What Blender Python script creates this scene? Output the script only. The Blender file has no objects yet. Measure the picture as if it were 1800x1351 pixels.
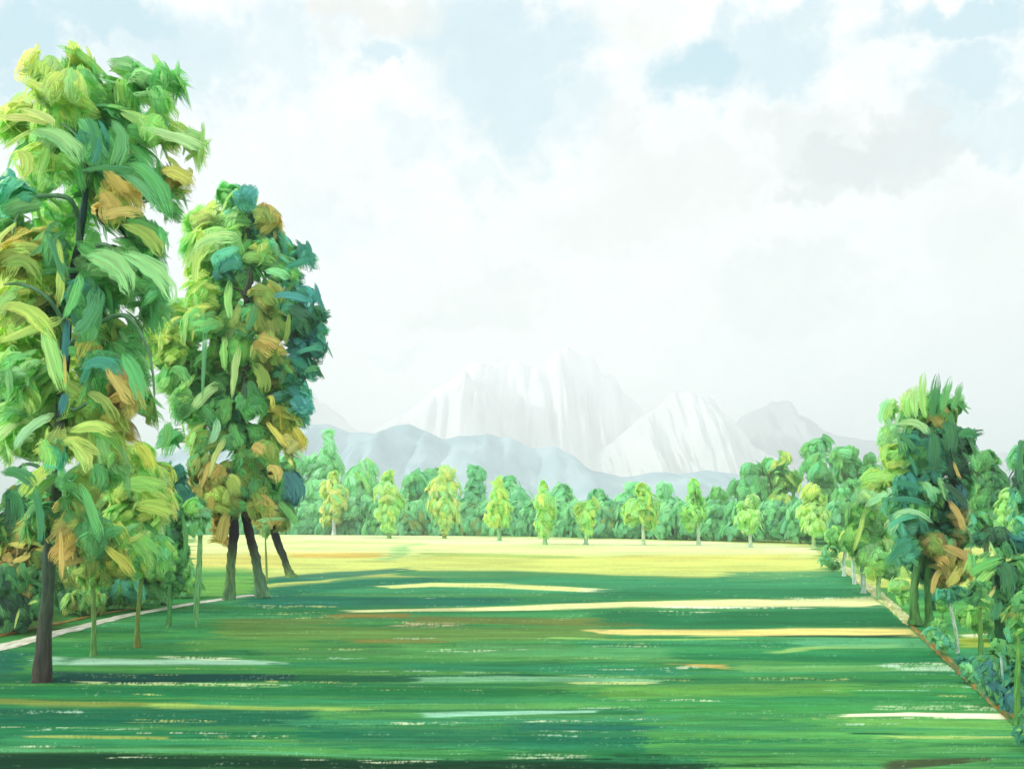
import bpy, math, random
import numpy as np
sc = bpy.context.scene
R = math.radians
F, HX, HY, EYE = 1500.0, 900.0, 905.0, 4.0      # survey of the view: focal length in photo pixels, horizon row, eye height

# ------------------------------------------------------------------ camera
cd = bpy.data.cameras.new('camera'); cam = bpy.data.objects.new('camera', cd); sc.collection.objects.link(cam)
cam.location = (0, 0, EYE); cam.rotation_euler = (R(90), 0, 0)
cd.sensor_width = 36; cd.lens = 36 * F / 1800; cd.shift_y = (HY - 675.5) / 1800
cd.clip_start = 0.1; cd.clip_end = 20000
sc.camera = cam

# ------------------------------------------------------------------ world: pale sky with bright broken cloud
SUN_EL, SUN_AZ = 25.0, 0.0        # sun low in the west (-x)
w = bpy.data.worlds.new('World'); sc.world = w; w.use_nodes = True
nt = w.node_tree; N = nt.nodes; L = nt.links
for n in list(N): N.remove(n)
def nd(tree, typ, **k):
    n = tree.nodes.new(typ)
    for a, b in k.items(): setattr(n, a, b)
    return n
def mth(tree, op, a, b=None, c=None, clamp=False):
    n = tree.nodes.new('ShaderNodeMath'); n.operation = op; n.use_clamp = clamp
    for i, v in enumerate((a, b, c)):
        if v is None: continue
        if isinstance(v, (int, float)): n.inputs[i].default_value = v
        else: tree.links.new(v, n.inputs[i])
    return n.outputs[0]
def lin(c, k=1.0):
    return tuple((((v / 255) / 12.92 if v <= 10 else ((v / 255 + .055) / 1.055) ** 2.4)) * k for v in c)
def mixc(tree, fac, a, b):
    n = tree.nodes.new('ShaderNodeMix'); n.data_type = 'RGBA'
    for s, v in ((n.inputs[0], fac), (n.inputs[6], a), (n.inputs[7], b)):
        if isinstance(v, (int, float)): s.default_value = v
        elif isinstance(v, tuple): s.default_value = (*v[:3], 1)
        else: tree.links.new(v, s)
    return n.outputs[2]
def smooth(tree, v, a, b, lo=0., hi=1.):
    n = tree.nodes.new('ShaderNodeMapRange'); n.interpolation_type = 'SMOOTHSTEP'
    tree.links.new(v, n.inputs[0])
    for i, x in enumerate((a, b, lo, hi)): n.inputs[i + 1].default_value = x
    return n.outputs[0]
tc = nd(nt, 'ShaderNodeTexCoord')
def noise(tree, vec, scale, detail=4, rough=.55, dist=0.):
    n = nd(tree, 'ShaderNodeTexNoise'); n.inputs['Scale'].default_value = scale; n.inputs['Detail'].default_value = detail
    n.inputs['Roughness'].default_value = rough; n.inputs['Distortion'].default_value = dist
    tree.links.new(vec, n.inputs['Vector']); return n
def vadd(tree, a, b, op='ADD'):
    n = nd(tree, 'ShaderNodeVectorMath', operation=op)
    for i, v in enumerate((a, b)):
        if isinstance(v, tuple): n.inputs[i].default_value = v
        else: tree.links.new(v, n.inputs[i])
    return n
gen = tc.outputs['Generated']
nz = noise(nt, gen, 9, 6, .6)
nz2 = noise(nt, gen, 30, 4, .6)
off = vadd(nt, nz.outputs['Color'], (.5, .5, .5), 'SUBTRACT').outputs[0]
off = vadd(nt, off, (.17, .17, .17), 'MULTIPLY').outputs[0]
off2 = vadd(nt, vadd(nt, nz2.outputs['Color'], (.5, .5, .5), 'SUBTRACT').outputs[0], (.05, .05, .05), 'MULTIPLY').outputs[0]
dirv = vadd(nt, vadd(nt, gen, off).outputs[0], off2).outputs[0]
def sdir(px, py):
    v = np.array([(px - HX) / F, 1.0, (HY - py) / F]); return v / np.linalg.norm(v)
def patch(px, py, rx, ry, amt, soft=.5):
    """an oval patch of sky round a compass direction and height"""
    c = sdir(px, py); k = 1.0 / math.sqrt(1 + ((px - HX) / F) ** 2 + ((HY - py) / F) ** 2)
    a, b = rx / F * k, ry / F * k
    d = vadd(nt, dirv, tuple(c), 'SUBTRACT').outputs[0]
    d = vadd(nt, d, (1 / a, 1 / a, 1 / b), 'MULTIPLY').outputs[0]
    ln = nd(nt, 'ShaderNodeVectorMath', operation='LENGTH'); L.new(d, ln.inputs[0])
    return smooth(nt, ln.outputs['Value'], 1 + soft * .5, 1 - soft, 0, amt)
def total(lst):
    o = lst[0]
    for q in lst[1:]: o = mth(nt, 'MAXIMUM', o, q)
    return o
blue = total([patch(*a) for a in (
    (40, 60, 150, 70, .85), (180, 30, 190, 60, .8), (330, 110, 150, 75, .55), (500, 110, 90, 80, .4), (600, 60, 60, 40, .2),
    (870, 60, 170, 75, .62), (880, 160, 130, 110, .62), (700, 105, 60, 38, .6), (960, 200, 110, 80, .42), (730, 275, 70, 40, .3),
    (840, 320, 60, 30, .32), (1240, 110, 120, 75, .85), (1185, 135, 50, 55, .75), (1380, 90, 110, 70, .6), (1460, 40, 60, 40, .5), (1290, 60, 100, 50, .5),
    (1700, 30, 150, 50, .75), (1730, 150, 90, 80, .7), (1690, 225, 90, 50, .5), (560, 380, 90, 60, .18), (725, 620, 60, 24, .28), (1790, 210, 60, 50, .5),
    (1420, 620, 60, 40, .1), (0, 150, 60, 60, .8), (-300, 100, 320, 160, .7), (2200, 60, 260, 150, .7), (900, -320, 900, 150, .5))])
grey = total([patch(*a) for a in (
    (1500, 270, 140, 55, .9), (1600, 285, 90, 45, .8), (1420, 330, 80, 40, .7), (1430, 215, 150, 50, .5), (1380, 520, 140, 60, .42), (870, 520, 130, 50, .35),
    (640, 20, 120, 40, .45), (1090, 250, 60, 70, .35), (1200, 330, 150, 70, .35), (790, 545, 60, 30, .4), (1700, 620, 130, 70, .3), (1700, 380, 120, 90, .25),
    (560, 320, 130, 60, .15), (1740, 760, 150, 50, .5), (1090, 400, 180, 60, .3))])
warm = total([patch(*a) for a in ((1150, 370, 160, 80, .5), (650, 15, 160, 40, .6), (1640, 740, 260, 60, .45), (1640, 640, 30, 30, .35),
    (1100, 20, 110, 40, .5), (1360, 560, 200, 60, .15), (1780, 560, 160, 260, .4), (900, 330, 120, 60, .15))])
sky = nd(nt, 'ShaderNodeTexSky'); sky.sky_type = 'NISHITA'; sky.sun_disc = False
sky.sun_elevation = R(SUN_EL); sky.sun_rotation = R(270); sky.air_density = 1.2; sky.dust_density = 1.0
skyc = vadd(nt, sky.outputs[0], (.11, .11, .11), 'MULTIPLY').outputs[0]
clearc = mixc(nt, .88, skyc, lin((128, 207, 235)))
cl = mixc(nt, smooth(nt, nz2.outputs['Fac'], .3, .7), lin((247, 250, 253)), (1.07, 1.07, 1.09))
c1 = mixc(nt, mth(nt, 'MULTIPLY', blue, 1.02, clamp=True), cl, clearc)
c2 = mixc(nt, grey, c1, lin((200, 206, 211)))
c3 = mixc(nt, warm, c2, lin((238, 236, 229)))
# sky gain added overhead, sunward and behind the camera as unseen fill light
sep = nd(nt, 'ShaderNodeSeparateXYZ'); L.new(gen, sep.inputs[0])
up = smooth(nt, sep.outputs[2], .55, .9, 0, .7)
ws = smooth(nt, mth(nt, 'MULTIPLY', sep.outputs[0], -1.), .6, .95, 0, .9)
bk = smooth(nt, mth(nt, 'MULTIPLY', sep.outputs[1], -1.), 0., .7, 0, 1.5)
gain = mth(nt, 'ADD', mth(nt, 'ADD', mth(nt, 'ADD', up, ws), bk), 1.0)
cs = nd(nt, 'ShaderNodeVectorMath', operation='SCALE'); L.new(c3, cs.inputs[0]); L.new(gain, cs.inputs['Scale'])
bg = nd(nt, 'ShaderNodeBackground'); L.new(cs.outputs[0], bg.inputs[0]); bg.inputs[1].default_value = 1.0
wo = nd(nt, 'ShaderNodeOutputWorld'); L.new(bg.outputs[0], wo.inputs[0])
w.cycles.sampling_method = 'MANUAL'; w.cycles.sample_map_resolution = 512

sl = bpy.data.lights.new('sun', 'SUN'); sl.energy = 5.0; sl.angle = R(.5); sl.color = (1, .95, .84)
so = bpy.data.objects.new('sun', sl); sc.collection.objects.link(so)
from mathutils import Vector
sd = Vector((math.cos(R(SUN_EL)), .035, -math.sin(R(SUN_EL))))
so.rotation_euler = sd.to_track_quat('-Z', 'Y').to_euler(); so.location = (-60, 10, 60)
vs = sc.view_settings; vs.view_transform = 'Standard'; vs.look = 'None'; vs.exposure = 0.0; vs.gamma = 1
sc.cycles.max_bounces = 10; sc.cycles.diffuse_bounces = 6; sc.cycles.transmission_bounces = 8; sc.cycles.transparent_max_bounces = 24
sc.cycles.volume_bounces = 1; sc.cycles.use_denoising = True

# ------------------------------------------------------------------ helpers
rng = np.random.default_rng(7)
ALB = 0.70           # photo colour -> surface colour under this much light
def P(px, py, Y): return np.array([(px - HX) / F * Y, Y, EYE - (py - HY) / F * Y])
def depth(py): return EYE * F / (py - HY)
def A(c, k=1.0): return np.array(lin(c, ALB * k))
def tag(o, label=None, cat=None, group=None, kind=None):
    for k, v in (('label', label), ('category', cat), ('group', group), ('kind', kind)):
        if v: o[k] = v
    return o
def empty(name, loc):
    o = bpy.data.objects.new(name, None); sc.collection.objects.link(o); o.location = loc; o.empty_display_size = .3
    return o
def meshobj(name, V, Fq, mat, parent=None, col=None, sv=None, smoothf=True):
    V = np.asarray(V, dtype=np.float32)
    org = np.zeros(3, np.float32)
    if parent is not None: V = V - np.array(parent.location, np.float32)
    else: org = np.array([V[:, 0].mean(), V[:, 1].mean(), V[:, 2].min()], np.float32); V = V - org
    me = bpy.data.meshes.new(name)
    Fq = np.asarray(Fq, dtype=np.int32); k = Fq.shape[1]
    me.vertices.add(len(V)); me.vertices.foreach_set('co', V.ravel())
    me.loops.add(Fq.size); me.loops.foreach_set('vertex_index', Fq.ravel())
    me.polygons.add(len(Fq)); me.polygons.foreach_set('loop_start', np.arange(0, Fq.size, k, dtype=np.int32))
    me.polygons.foreach_set('use_smooth', np.full(len(Fq), smoothf))
    me.update(calc_edges=True)
    if col is not None:
        a = me.attributes.new('Col', 'FLOAT_COLOR', 'POINT')
        a.data.foreach_set('color', np.concatenate([col, np.ones((len(col), 1))], 1).astype(np.float32).ravel())
    if sv is not None:
        a = me.attributes.new('sv', 'FLOAT_VECTOR', 'POINT'); a.data.foreach_set('vector', sv.astype(np.float32).ravel())
    me.materials.append(mat)
    o = bpy.data.objects.new(name, me); sc.collection.objects.link(o)
    if parent is not None: o.parent = parent
    else: o.location = org.tolist()
    return o

# ------------------------------------------------------------------ materials
def mat_base(name):
    m = bpy.data.materials.new(name); m.use_nodes = True; t = m.node_tree
    for n in list(t.nodes): t.nodes.remove(n)
    return m, t, nd(t, 'ShaderNodeOutputMaterial')
def streak_mat(name, amount=.35, su=1.6, sv_=9., ragged=True, gloss=.12, transl=.58, canv=True):
    m, t, out = mat_base(name)
    at = nd(t, 'ShaderNodeAttribute', attribute_name='Col'); av = nd(t, 'ShaderNodeAttribute', attribute_name='sv')
    s = nd(t, 'ShaderNodeSeparateXYZ'); t.links.new(av.outputs['Vector'], s.inputs[0])
    u, v, sd_ = s.outputs
    cx = nd(t, 'ShaderNodeCombineXYZ')
    t.links.new(mth(t, 'MULTIPLY', u, su), cx.inputs[0]); t.links.new(mth(t, 'MULTIPLY', v, sv_), cx.inputs[1]); t.links.new(sd_, cx.inputs[2])
    n1 = noise(t, cx.outputs[0], 1.0, 3, .65)
    fac = smooth(t, n1.outputs['Fac'], .28, .72, 1 - amount, 1 + amount)
    mul = nd(t, 'ShaderNodeVectorMath', operation='SCALE'); t.links.new(at.outputs['Color'], mul.inputs[0]); t.links.new(fac, mul.inputs['Scale'])
    hs = nd(t, 'ShaderNodeHueSaturation'); t.links.new(mul.outputs[0], hs.inputs['Color'])
    t.links.new(smooth(t, n1.outputs['Color'] if False else noise(t, cx.outputs[0], .6, 1).outputs['Fac'], .2, .8, .475, .525), hs.inputs['Hue'])
    d = nd(t, 'ShaderNodeBsdfPrincipled'); t.links.new(hs.outputs[0], d.inputs['Base Color'])
    d.inputs['Roughness'].default_value = .55; d.inputs['Specular IOR Level'].default_value = gloss
    bp = nd(t, 'ShaderNodeBump'); bp.inputs['Strength'].default_value = .2; bp.inputs['Distance'].default_value = .04
    t.links.new(n1.outputs['Fac'], bp.inputs['Height']); t.links.new(bp.outputs[0], d.inputs['Normal'])
    sh = d.outputs[0]
    if transl:
        tr = nd(t, 'ShaderNodeBsdfTranslucent'); t.links.new(hs.outputs[0], tr.inputs[0])
        mx = nd(t, 'ShaderNodeMixShader'); mx.inputs[0].default_value = transl
        t.links.new(sh, mx.inputs[1]); t.links.new(tr.outputs[0], mx.inputs[2]); sh = mx.outputs[0]
    if ragged:
        e = mth(t, 'MINIMUM', mth(t, 'MULTIPLY', u, 3.6), mth(t, 'MULTIPLY', mth(t, 'SUBTRACT', 1., u), 2.2))
        side = mth(t, 'MULTIPLY', mth(t, 'SUBTRACT', 1., mth(t, 'ABSOLUTE', mth(t, 'SUBTRACT', mth(t, 'MULTIPLY', v, 2.), 1.))), 3.)
        e = mth(t, 'MINIMUM', e, side)
        n2 = noise(t, cx.outputs[0], 1.7, 3, .7)
        th = mth(t, 'ADD', e, smooth(t, n2.outputs['Fac'], .3, .7, -.66, .35))
        al = smooth(t, th, -.14, .46)
        tp = nd(t, 'ShaderNodeBsdfTransparent'); mx = nd(t, 'ShaderNodeMixShader')
        t.links.new(al, mx.inputs[0]); t.links.new(tp.outputs[0], mx.inputs[1]); t.links.new(sh, mx.inputs[2]); sh = mx.outputs[0]
    t.links.new(sh, out.inputs[0])
    return m
M_LEAF = streak_mat('foliage', .22, 1.2, 6.5)
M_BARK = streak_mat('bark', .35, 5., 6., ragged=False, transl=0)
M_SOIL = streak_mat('soil', .3, 6., 6., ragged=False, transl=0)

def rock_mat(name, c1, c2, sc_=.004):
    m, t, out = mat_base(name)
    g = nd(t, 'ShaderNodeNewGeometry')
    mp = nd(t, 'ShaderNodeVectorMath', operation='MULTIPLY'); mp.inputs[1].default_value = (1, 1, .35); t.links.new(g.outputs['Position'], mp.inputs[0])
    n = noise(t, mp.outputs[0], sc_, 6, .62, .6)
    c = mixc(t, smooth(t, n.outputs['Fac'], .35, .68), lin(c1, 1.), lin(c2, 1.))
    d = nd(t, 'ShaderNodeBsdfPrincipled'); t.links.new(c, d.inputs['Base Color']); d.inputs['Roughness'].default_value = .95
    d.inputs['Specular IOR Level'].default_value = .05
    bp = nd(t, 'ShaderNodeBump'); bp.inputs['Strength'].default_value = .5; bp.inputs['Distance'].default_value = 5
    t.links.new(n.outputs['Fac'], bp.inputs['Height']); t.links.new(bp.outputs[0], d.inputs['Normal'])
    t.links.new(d.outputs[0], out.inputs[0]); return m

# ------------------------------------------------------------------ value noise on arrays
def vnoise(x, y, seed=0):
    xi, yi = np.floor(x).astype(np.int64), np.floor(y).astype(np.int64); fx, fy = x - xi, y - yi
    fx, fy = fx * fx * (3 - 2 * fx), fy * fy * (3 - 2 * fy)
    def h(a, b):
        n = (a * 374761393 + b * 668265263 + seed * 982451653) & 0xffffffff
        n = ((n ^ (n >> 13)) * 1274126177) & 0xffffffff
        return ((n ^ (n >> 16)) & 0xffff) / 65535.
    return (h(xi, yi) * (1 - fx) + h(xi + 1, yi) * fx) * (1 - fy) + (h(xi, yi + 1) * (1 - fx) + h(xi + 1, yi + 1) * fx) * fy
def fbm(x, y, seed=0, o=3):
    s, a, t = 0, .5, 0
    for i in range(o): s = s + a * vnoise(x * 2 ** i, y * 2 ** i, seed + i); t += a; a *= .5
    return s / t

# ------------------------------------------------------------------ ground: one sheet to the horizon, painted in bands of turf colour, sun strips and tree shade
rows = np.concatenate([np.linspace(908, 935, 14, endpoint=False), np.linspace(935, 1110, 270, endpoint=False), np.linspace(1110, 1420, 300)])[::-1]
cols = np.linspace(-400, 2200, 1000)
PX, PY = np.meshgrid(cols, rows)
GY = depth(PY); GX = (PX - HX) / F * GY; GZ = 0 * GX
wob = (fbm(PX / 160, PY / 9, 3) - .5)
S1 = fbm(PX / 110, PY / 2.6, 11, 3); S2 = vnoise(PX / 28, PY / 1.6, 21); WV = vnoise(PX / 2.2, PY / 3.0, 31); S3 = fbm(PX / 240, PY / 10, 41, 3)
C = np.zeros(PX.shape + (3,)); C[:] = A((72, 155, 84))
def mixin(mask, col):
    global C
    c = A(col); C = C * (1 - mask[..., None]) + c * mask[..., None]
def ss(a, b, x): t = np.clip((x - a) / (b - a), 0, 1); return t * t * (3 - 2 * t)
def band(pts, th, col, al=.9, dry=0., soft=.35, tail=60):
    """a long band of ground colour, painted sun and shade included; pts = (x, y) along it, th = half thickness at its start and end"""
    xs, ys = [p[0] for p in pts], [p[1] for p in pts]
    yc = np.interp(PX, xs, ys) + wob * min(9., 3 + 0.25 * (th if not isinstance(th, tuple) else max(th)))
    t = np.clip((PX - xs[0]) / max(1, xs[-1] - xs[0]), 0, 1)
    hw = th if not isinstance(th, tuple) else th[0] + (th[1] - th[0]) * t
    hw = hw * (0.9 + .6 * S1)
    d = np.abs(PY - yc) / np.maximum(hw, .3)
    m = 1 - ss(1 - soft, 1 + soft, d)
    ext = np.minimum(PX - xs[0], xs[-1] - PX) + (S2 - .5) * tail
    m *= ss(-tail * .3, tail * .3, ext)
    if dry: m *= ss(dry - .18, dry + .12, .55 * S2 + .45 * WV)
    mixin(m * al, col)
def area(x0, x1, y0, y1, col, al=.8, soft=8.):
    w_ = wob * 14
    m = ss(-soft, soft, PX - x0 + (S2 - .5) * 50) * ss(-soft, soft, x1 - PX + (S2 - .5) * 50) * ss(-3, 3, PY - y0 + w_) * ss(-3, 3, y1 - PY + w_)
    mixin(m * al, col)
# broad tones of the lawn
area(-900, 3000, 1010, 1060, (58, 152, 100), .9)
area(-900, 3000, 1060, 1108, (52, 145, 88), .9)
area(-900, 1100, 1080, 1200, (74, 150, 78), .8)
area(1000, 3000, 1125, 1170, (52, 150, 92), .8)
area(-900, 1050, 1190, 1300, (40, 135, 76), .8)
area(900, 3000, 1170, 1250, (62, 152, 78), .8)
area(1120, 3000, 1255, 1322, (92, 168, 88), .75)
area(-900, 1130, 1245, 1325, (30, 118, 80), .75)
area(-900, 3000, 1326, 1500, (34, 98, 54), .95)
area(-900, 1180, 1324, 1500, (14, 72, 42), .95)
random.seed(5)
for i in range(420):     # many overlapping thin bands
    y = random.uniform(1012, 1420); x = random.uniform(-400, 1800); ln = random.uniform(200, 800)
    c = random.choice([(40, 130, 75), (85, 165, 90), (30, 120, 85), (110, 178, 95), (60, 150, 90), (25, 110, 70), (70, 160, 110), (95, 160, 75)])
    band([(x, y), (x + ln, y + random.uniform(-3, 3))], random.uniform(1, 5), c, random.uniform(.3, .7), .2 if i % 3 else .45, .6, 140)
# named bands, far to near; some paint sunlit strips and tree shade
B = band
area(330, 1445, 900, 1016, (204, 216, 124), 1.)
area(200, 3000, 900, 955, (170, 205, 110), .6)
B([(330, 955), (520, 950), (700, 957), (1000, 962), (1440, 972)], (20, 9), (220, 232, 160), .95)
B([(520, 942), (800, 948), (1200, 956), (1440, 966)], (5, 4), (230, 236, 184), .9, .2)
B([(740, 986), (1000, 990), (1460, 992)], (9, 14), (206, 214, 116), .95)
B([(1080, 980), (1400, 978)], (5, 4), (208, 203, 105), .7)
B([(500, 976), (690, 975)], 4, (222, 188, 92), .85, .15)
B([(400, 990), (560, 992), (760, 994)], 7, (208, 216, 120), .8)
B([(680, 975), (735, 962)], (10, 6), (150, 205, 130), .75)
B([(735, 974), (1000, 978)], (3, 1.5), (160, 190, 95), .7, .2)
B([(330, 985), (500, 985)], 12, (215, 205, 112), .8)
B([(300, 1025), (445, 1012)], (22, 10), (118, 188, 88), .9)
B([(180, 1040), (340, 1030)], (16, 16), (70, 160, 95), .9)
B([(190, 1015), (330, 1018)], (12, 14), (30, 130, 100), .8)
B([(-300, 1110), (100, 1078), (330, 1050)], (30, 9), (60, 140, 70), .9)
B([(470, 1022), (600, 1010), (720, 1001)], (6, 4), (30, 130, 105), .9, .15)
B([(455, 1030), (560, 1022), (700, 1010)], (3, 2), (210, 220, 120), .9)
B([(700, 1007), (900, 1010), (1100, 1018), (1280, 1022)], (4, 7), (45, 145, 92), .9)
B([(1270, 1013), (1480, 1012)], (7, 9), (70, 158, 105), .9, .25)
B([(600, 1022), (1480, 1030)], (8, 9), (62, 155, 105), .7, .2)
B([(430, 1054), (620, 1056), (900, 1056)], (10, 4), (22, 120, 98), .9, .1)  # painted shadow of the leftmost dark trunk
B([(470, 1040), (620, 1026), (760, 1020)], (8, 5), (28, 125, 95), .85)  # shadow of the next dark trunk, painted slanting away
B([(672, 1032), (760, 1027), (860, 1029), (1050, 1037)], (3.2, 3), (226, 234, 150), .95, .12)  # sunlit gap between tree shadows, painted as a pale strip
B([(1000, 1036), (1060, 1038)], 2.5, (238, 242, 225), .8, .5)
B([(1050, 1044), (1500, 1043)], (7, 8), (40, 140, 88), .85, .3)
B([(600, 1073), (900, 1068), (1100, 1062), (1550, 1058)], (1.8, 6.5), (232, 232, 168), .96, .1)  # pale strip painted as sunlight passing between the trees
B([(1150, 1066), (1400, 1068)], (1.2, 1), (242, 244, 232), .8, .5)
B([(580, 1082), (730, 1082)], 4, (142, 128, 62), .9, .15)
B([(700, 1096), (800, 1096)], 5, (215, 195, 150), .8, .5)
B([(720, 1088), (1120, 1094)], (5, 5), (118, 128, 62), .85, .2)
B([(380, 1094), (600, 1090)], (6, 4), (110, 135, 68), .8, .2)
B([(380, 1106), (760, 1116), (1060, 1110)], (11, 9), (112, 152, 74), .85, .1)
B([(450, 1140), (900, 1150)], (9, 8), (92, 158, 86), .7, .1)
B([(620, 1126), (780, 1126)], 3, (142, 125, 62), .7, .3)
B([(1050, 1084), (1600, 1086)], (10, 11), (30, 122, 74), .95, .12)
B([(1040, 1110), (1300, 1111), (1625, 1111)], (3.5, 6), (230, 212, 132), .97, .08)  # another painted strip of sun, more ochre
B([(1350, 1117), (1600, 1118)], (1.5, 2.2), (8, 80, 55), .9, .15)
B([(960, 1120), (1100, 1124), (1300, 1122)], (1.2, 1.2), (150, 205, 110), .8, .15)
B([(1360, 1146), (1450, 1136), (1600, 1132)], (3, 4), (158, 205, 118), .85, .15)
B([(1400, 1128), (1650, 1130)], 6, (98, 178, 128), .75, .2)
B([(1180, 1152), (1660, 1158)], (5, 6), (34, 132, 80), .85, .1)
B([(1190, 1168), (1290, 1172)], (1.6, 3), (222, 190, 105), .9, .15)
B([(1280, 1174), (1700, 1174)], (4, 5), (122, 190, 108), .85, .2)
B([(1560, 1172), (1700, 1174)], 5, (200, 225, 205), .7, .55)
B([(800, 1138), (1180, 1150)], (8, 9), (100, 172, 108), .6, .2)
B([(700, 1170), (1200, 1180)], (5, 6), (46, 150, 108), .7, .2)
B([(500, 1168), (1000, 1166)], (5, 4), (38, 130, 88), .6, .2)
B([(-100, 1192), (300, 1192), (700, 1192), (960, 1188)], (8, 4), (16, 96, 66), .85, .1)  # broad dark base of the tallest tree's painted trunk shadow
B([(84, 1191), (300, 1191), (520, 1190)], (10, 4), (8, 66, 66), .85, .05)  # darkest part of that trunk shadow, painted from the foot outwards
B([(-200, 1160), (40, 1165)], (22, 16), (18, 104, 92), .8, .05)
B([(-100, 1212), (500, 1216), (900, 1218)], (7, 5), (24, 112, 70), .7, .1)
B([(70, 1160), (250, 1164), (480, 1163)], (6, 3), (170, 214, 190), .92, .12)
B([(300, 1156), (400, 1158)], 2.4, (235, 240, 210), .8, .5)
B([(100, 1150), (160, 1145)], (16, 6), (50, 145, 80), .8)
B([(330, 1134), (560, 1128)], (8, 6), (96, 160, 78), .8, .2)
B([(150, 1200), (480, 1204)], (2.4, 2), (205, 220, 160), .8, .5)
B([(740, 1194), (900, 1192), (1160, 1196)], (4, 2.5), (132, 198, 150), .9, .2)
B([(1000, 1200), (1150, 1200)], 2, (215, 228, 150), .8, .35)
B([(1050, 1218), (1500, 1210)], (8, 9), (112, 172, 76), .7, .2)
B([(560, 1212), (1000, 1216)], (6, 5), (30, 118, 64), .8, .1)
B([(-60, 1230), (100, 1236), (350, 1239)], (5, 2.5), (140, 155, 74), .85, .2)
B([(260, 1240), (640, 1246)], (3.5, 2), (170, 205, 105), .85, .15)
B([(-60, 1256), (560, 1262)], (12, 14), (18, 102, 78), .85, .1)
B([(740, 1256), (850, 1254), (1040, 1250)], (4, 2), (152, 208, 182), .92, .15)
B([(500, 1270), (800, 1268), (1200, 1262)], (4, 4), (70, 155, 110), .7, .2)
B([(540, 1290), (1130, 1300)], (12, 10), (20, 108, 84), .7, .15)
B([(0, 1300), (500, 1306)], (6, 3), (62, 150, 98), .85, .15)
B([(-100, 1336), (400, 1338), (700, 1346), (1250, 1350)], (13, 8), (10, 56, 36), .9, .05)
B([(1250, 1334), (1900, 1338)], (4, 4), (84, 150, 78), .6, .2)
B([(900, 1275), (1150, 1280)], (6, 4), (20, 100, 90), .7, .2)
B([(60, 1294), (310, 1296)], (1.5, 2), (165, 180, 90), .8, .3)
B([(-100, 1318), (400, 1319), (800, 1334)], (2.5, 1.2), (95, 175, 125), .8, .3)
B([(900, 1328), (1010, 1330)], 4, (210, 225, 190), .6, .62)
B([(1470, 1257), (1600, 1256), (1790, 1258)], (1.4, 4.5), (240, 242, 205), .97, .04)  # near sunlit strip, put into the lawn colour
B([(1480, 1268), (1780, 1274)], (4, 6), (120, 185, 90), .7, .2)
B([(1490, 1288), (1600, 1289)], 1.4, (15, 85, 60), .9, .1)
B([(1560, 1295), (1790, 1296)], 2, (185, 210, 120), .8, .3)
B([(1560, 1243), (1760, 1244)], 3.5, (205, 225, 180), .75, .58)
B([(1560, 1345), (1720, 1334)], (7, 3), (62, 62, 45), .85, .1)
B([(1150, 1322), (1750, 1326)], (3, 3), (70, 140, 75), .7, .3)
for i in range(60):      # flecks of dry stalks
    y = random.uniform(1040, 1345); x = random.uniform(-50, 1700)
    B([(x, y), (x + random.uniform(30, 170), y + random.uniform(-1, 1))], random.uniform(.8, 2), random.choice([(225, 235, 200), (200, 215, 130), (180, 215, 190)]), .7, .66, .4, 60)
spk = ss(.70, .86, .6 * WV + .4 * S2) * ss(.50, .62, fbm(PX / 90, PY / 5, 77, 3)) * ss(1016, 1024, PY)
mixin(spk * .32, (176, 212, 176))     # pale tips of the turf
# beyond the right-hand path
rl = np.interp(PY, [935, 965, 1098, 1180, 1275, 1351, 1450], [1380, 1440, 1590, 1690, 1800, 1888, 2002])
side = ss(-4, 6, PX - rl)
C2 = C.copy(); C[:] = A((84, 168, 84)); 
for (x0, x1, y, th, col) in ((1440, 2200, 972, 10, (214, 216, 120)), (1500, 2200, 1000, 14, (170, 200, 95)), (1520, 1720, 1024, 7, (205, 212, 110)), (1440, 2200, 945, 12, (70, 150, 80)),
        (1600, 2200, 1046, 7, (40, 135, 100)), (1700, 2200, 1075, 16, (90, 170, 76)), (1600, 2200, 1098, 8, (62, 158, 92)), (1686, 1740, 1116, 3.5, (236, 238, 200)), (1680, 1735, 1128, 8, (200, 210, 85)),  # the two short pale strips are sunlight painted into the colour
        (1650, 2200, 1150, 10, (70, 160, 110)), (1700, 2200, 1190, 20, (40, 130, 110)), (1700, 2200, 1250, 20, (35, 115, 80)), (1800, 2200, 1320, 30, (40, 110, 60))):
    B([(x0, y), (x1, y)], th, col, .85, .08)
C = C2 * (1 - side[..., None]) + C * side[..., None]
# beyond the left-hand path
ll = np.interp(PX, [-400, 0, 200, 330, 450, 900], [1245, 1130, 1085, 1058, 1040, 1010])
side = ss(-3, 3, ll - PY) * ss(-10, 10, 450 - PX) * ss(1000, 1012, PY)
C2 = C.copy(); C[:] = A((70, 155, 80))
for (x0, x1, y, th, col) in ((-400, 60, 1050, 30, (25, 90, 45)), (60, 250, 1060, 16, (45, 130, 55)), (180, 330, 1024, 12, (35, 135, 100)), (300, 450, 1030, 14, (125, 190, 85)), (150, 330, 1048, 9, (62, 165, 92)), (-400, 120, 1100, 16, (70, 110, 45))):
    B([(x0, y), (x1, y)], th, col, .9, .05)
C = C2 * (1 - side[..., None]) + C * side[..., None]
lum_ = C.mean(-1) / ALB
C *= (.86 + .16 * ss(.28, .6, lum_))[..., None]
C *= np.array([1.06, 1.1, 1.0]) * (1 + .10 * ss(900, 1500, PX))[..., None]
C *= (0.70 + .60 * S1)[..., None] * (0.95 + .10 * WV)[..., None]
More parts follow.
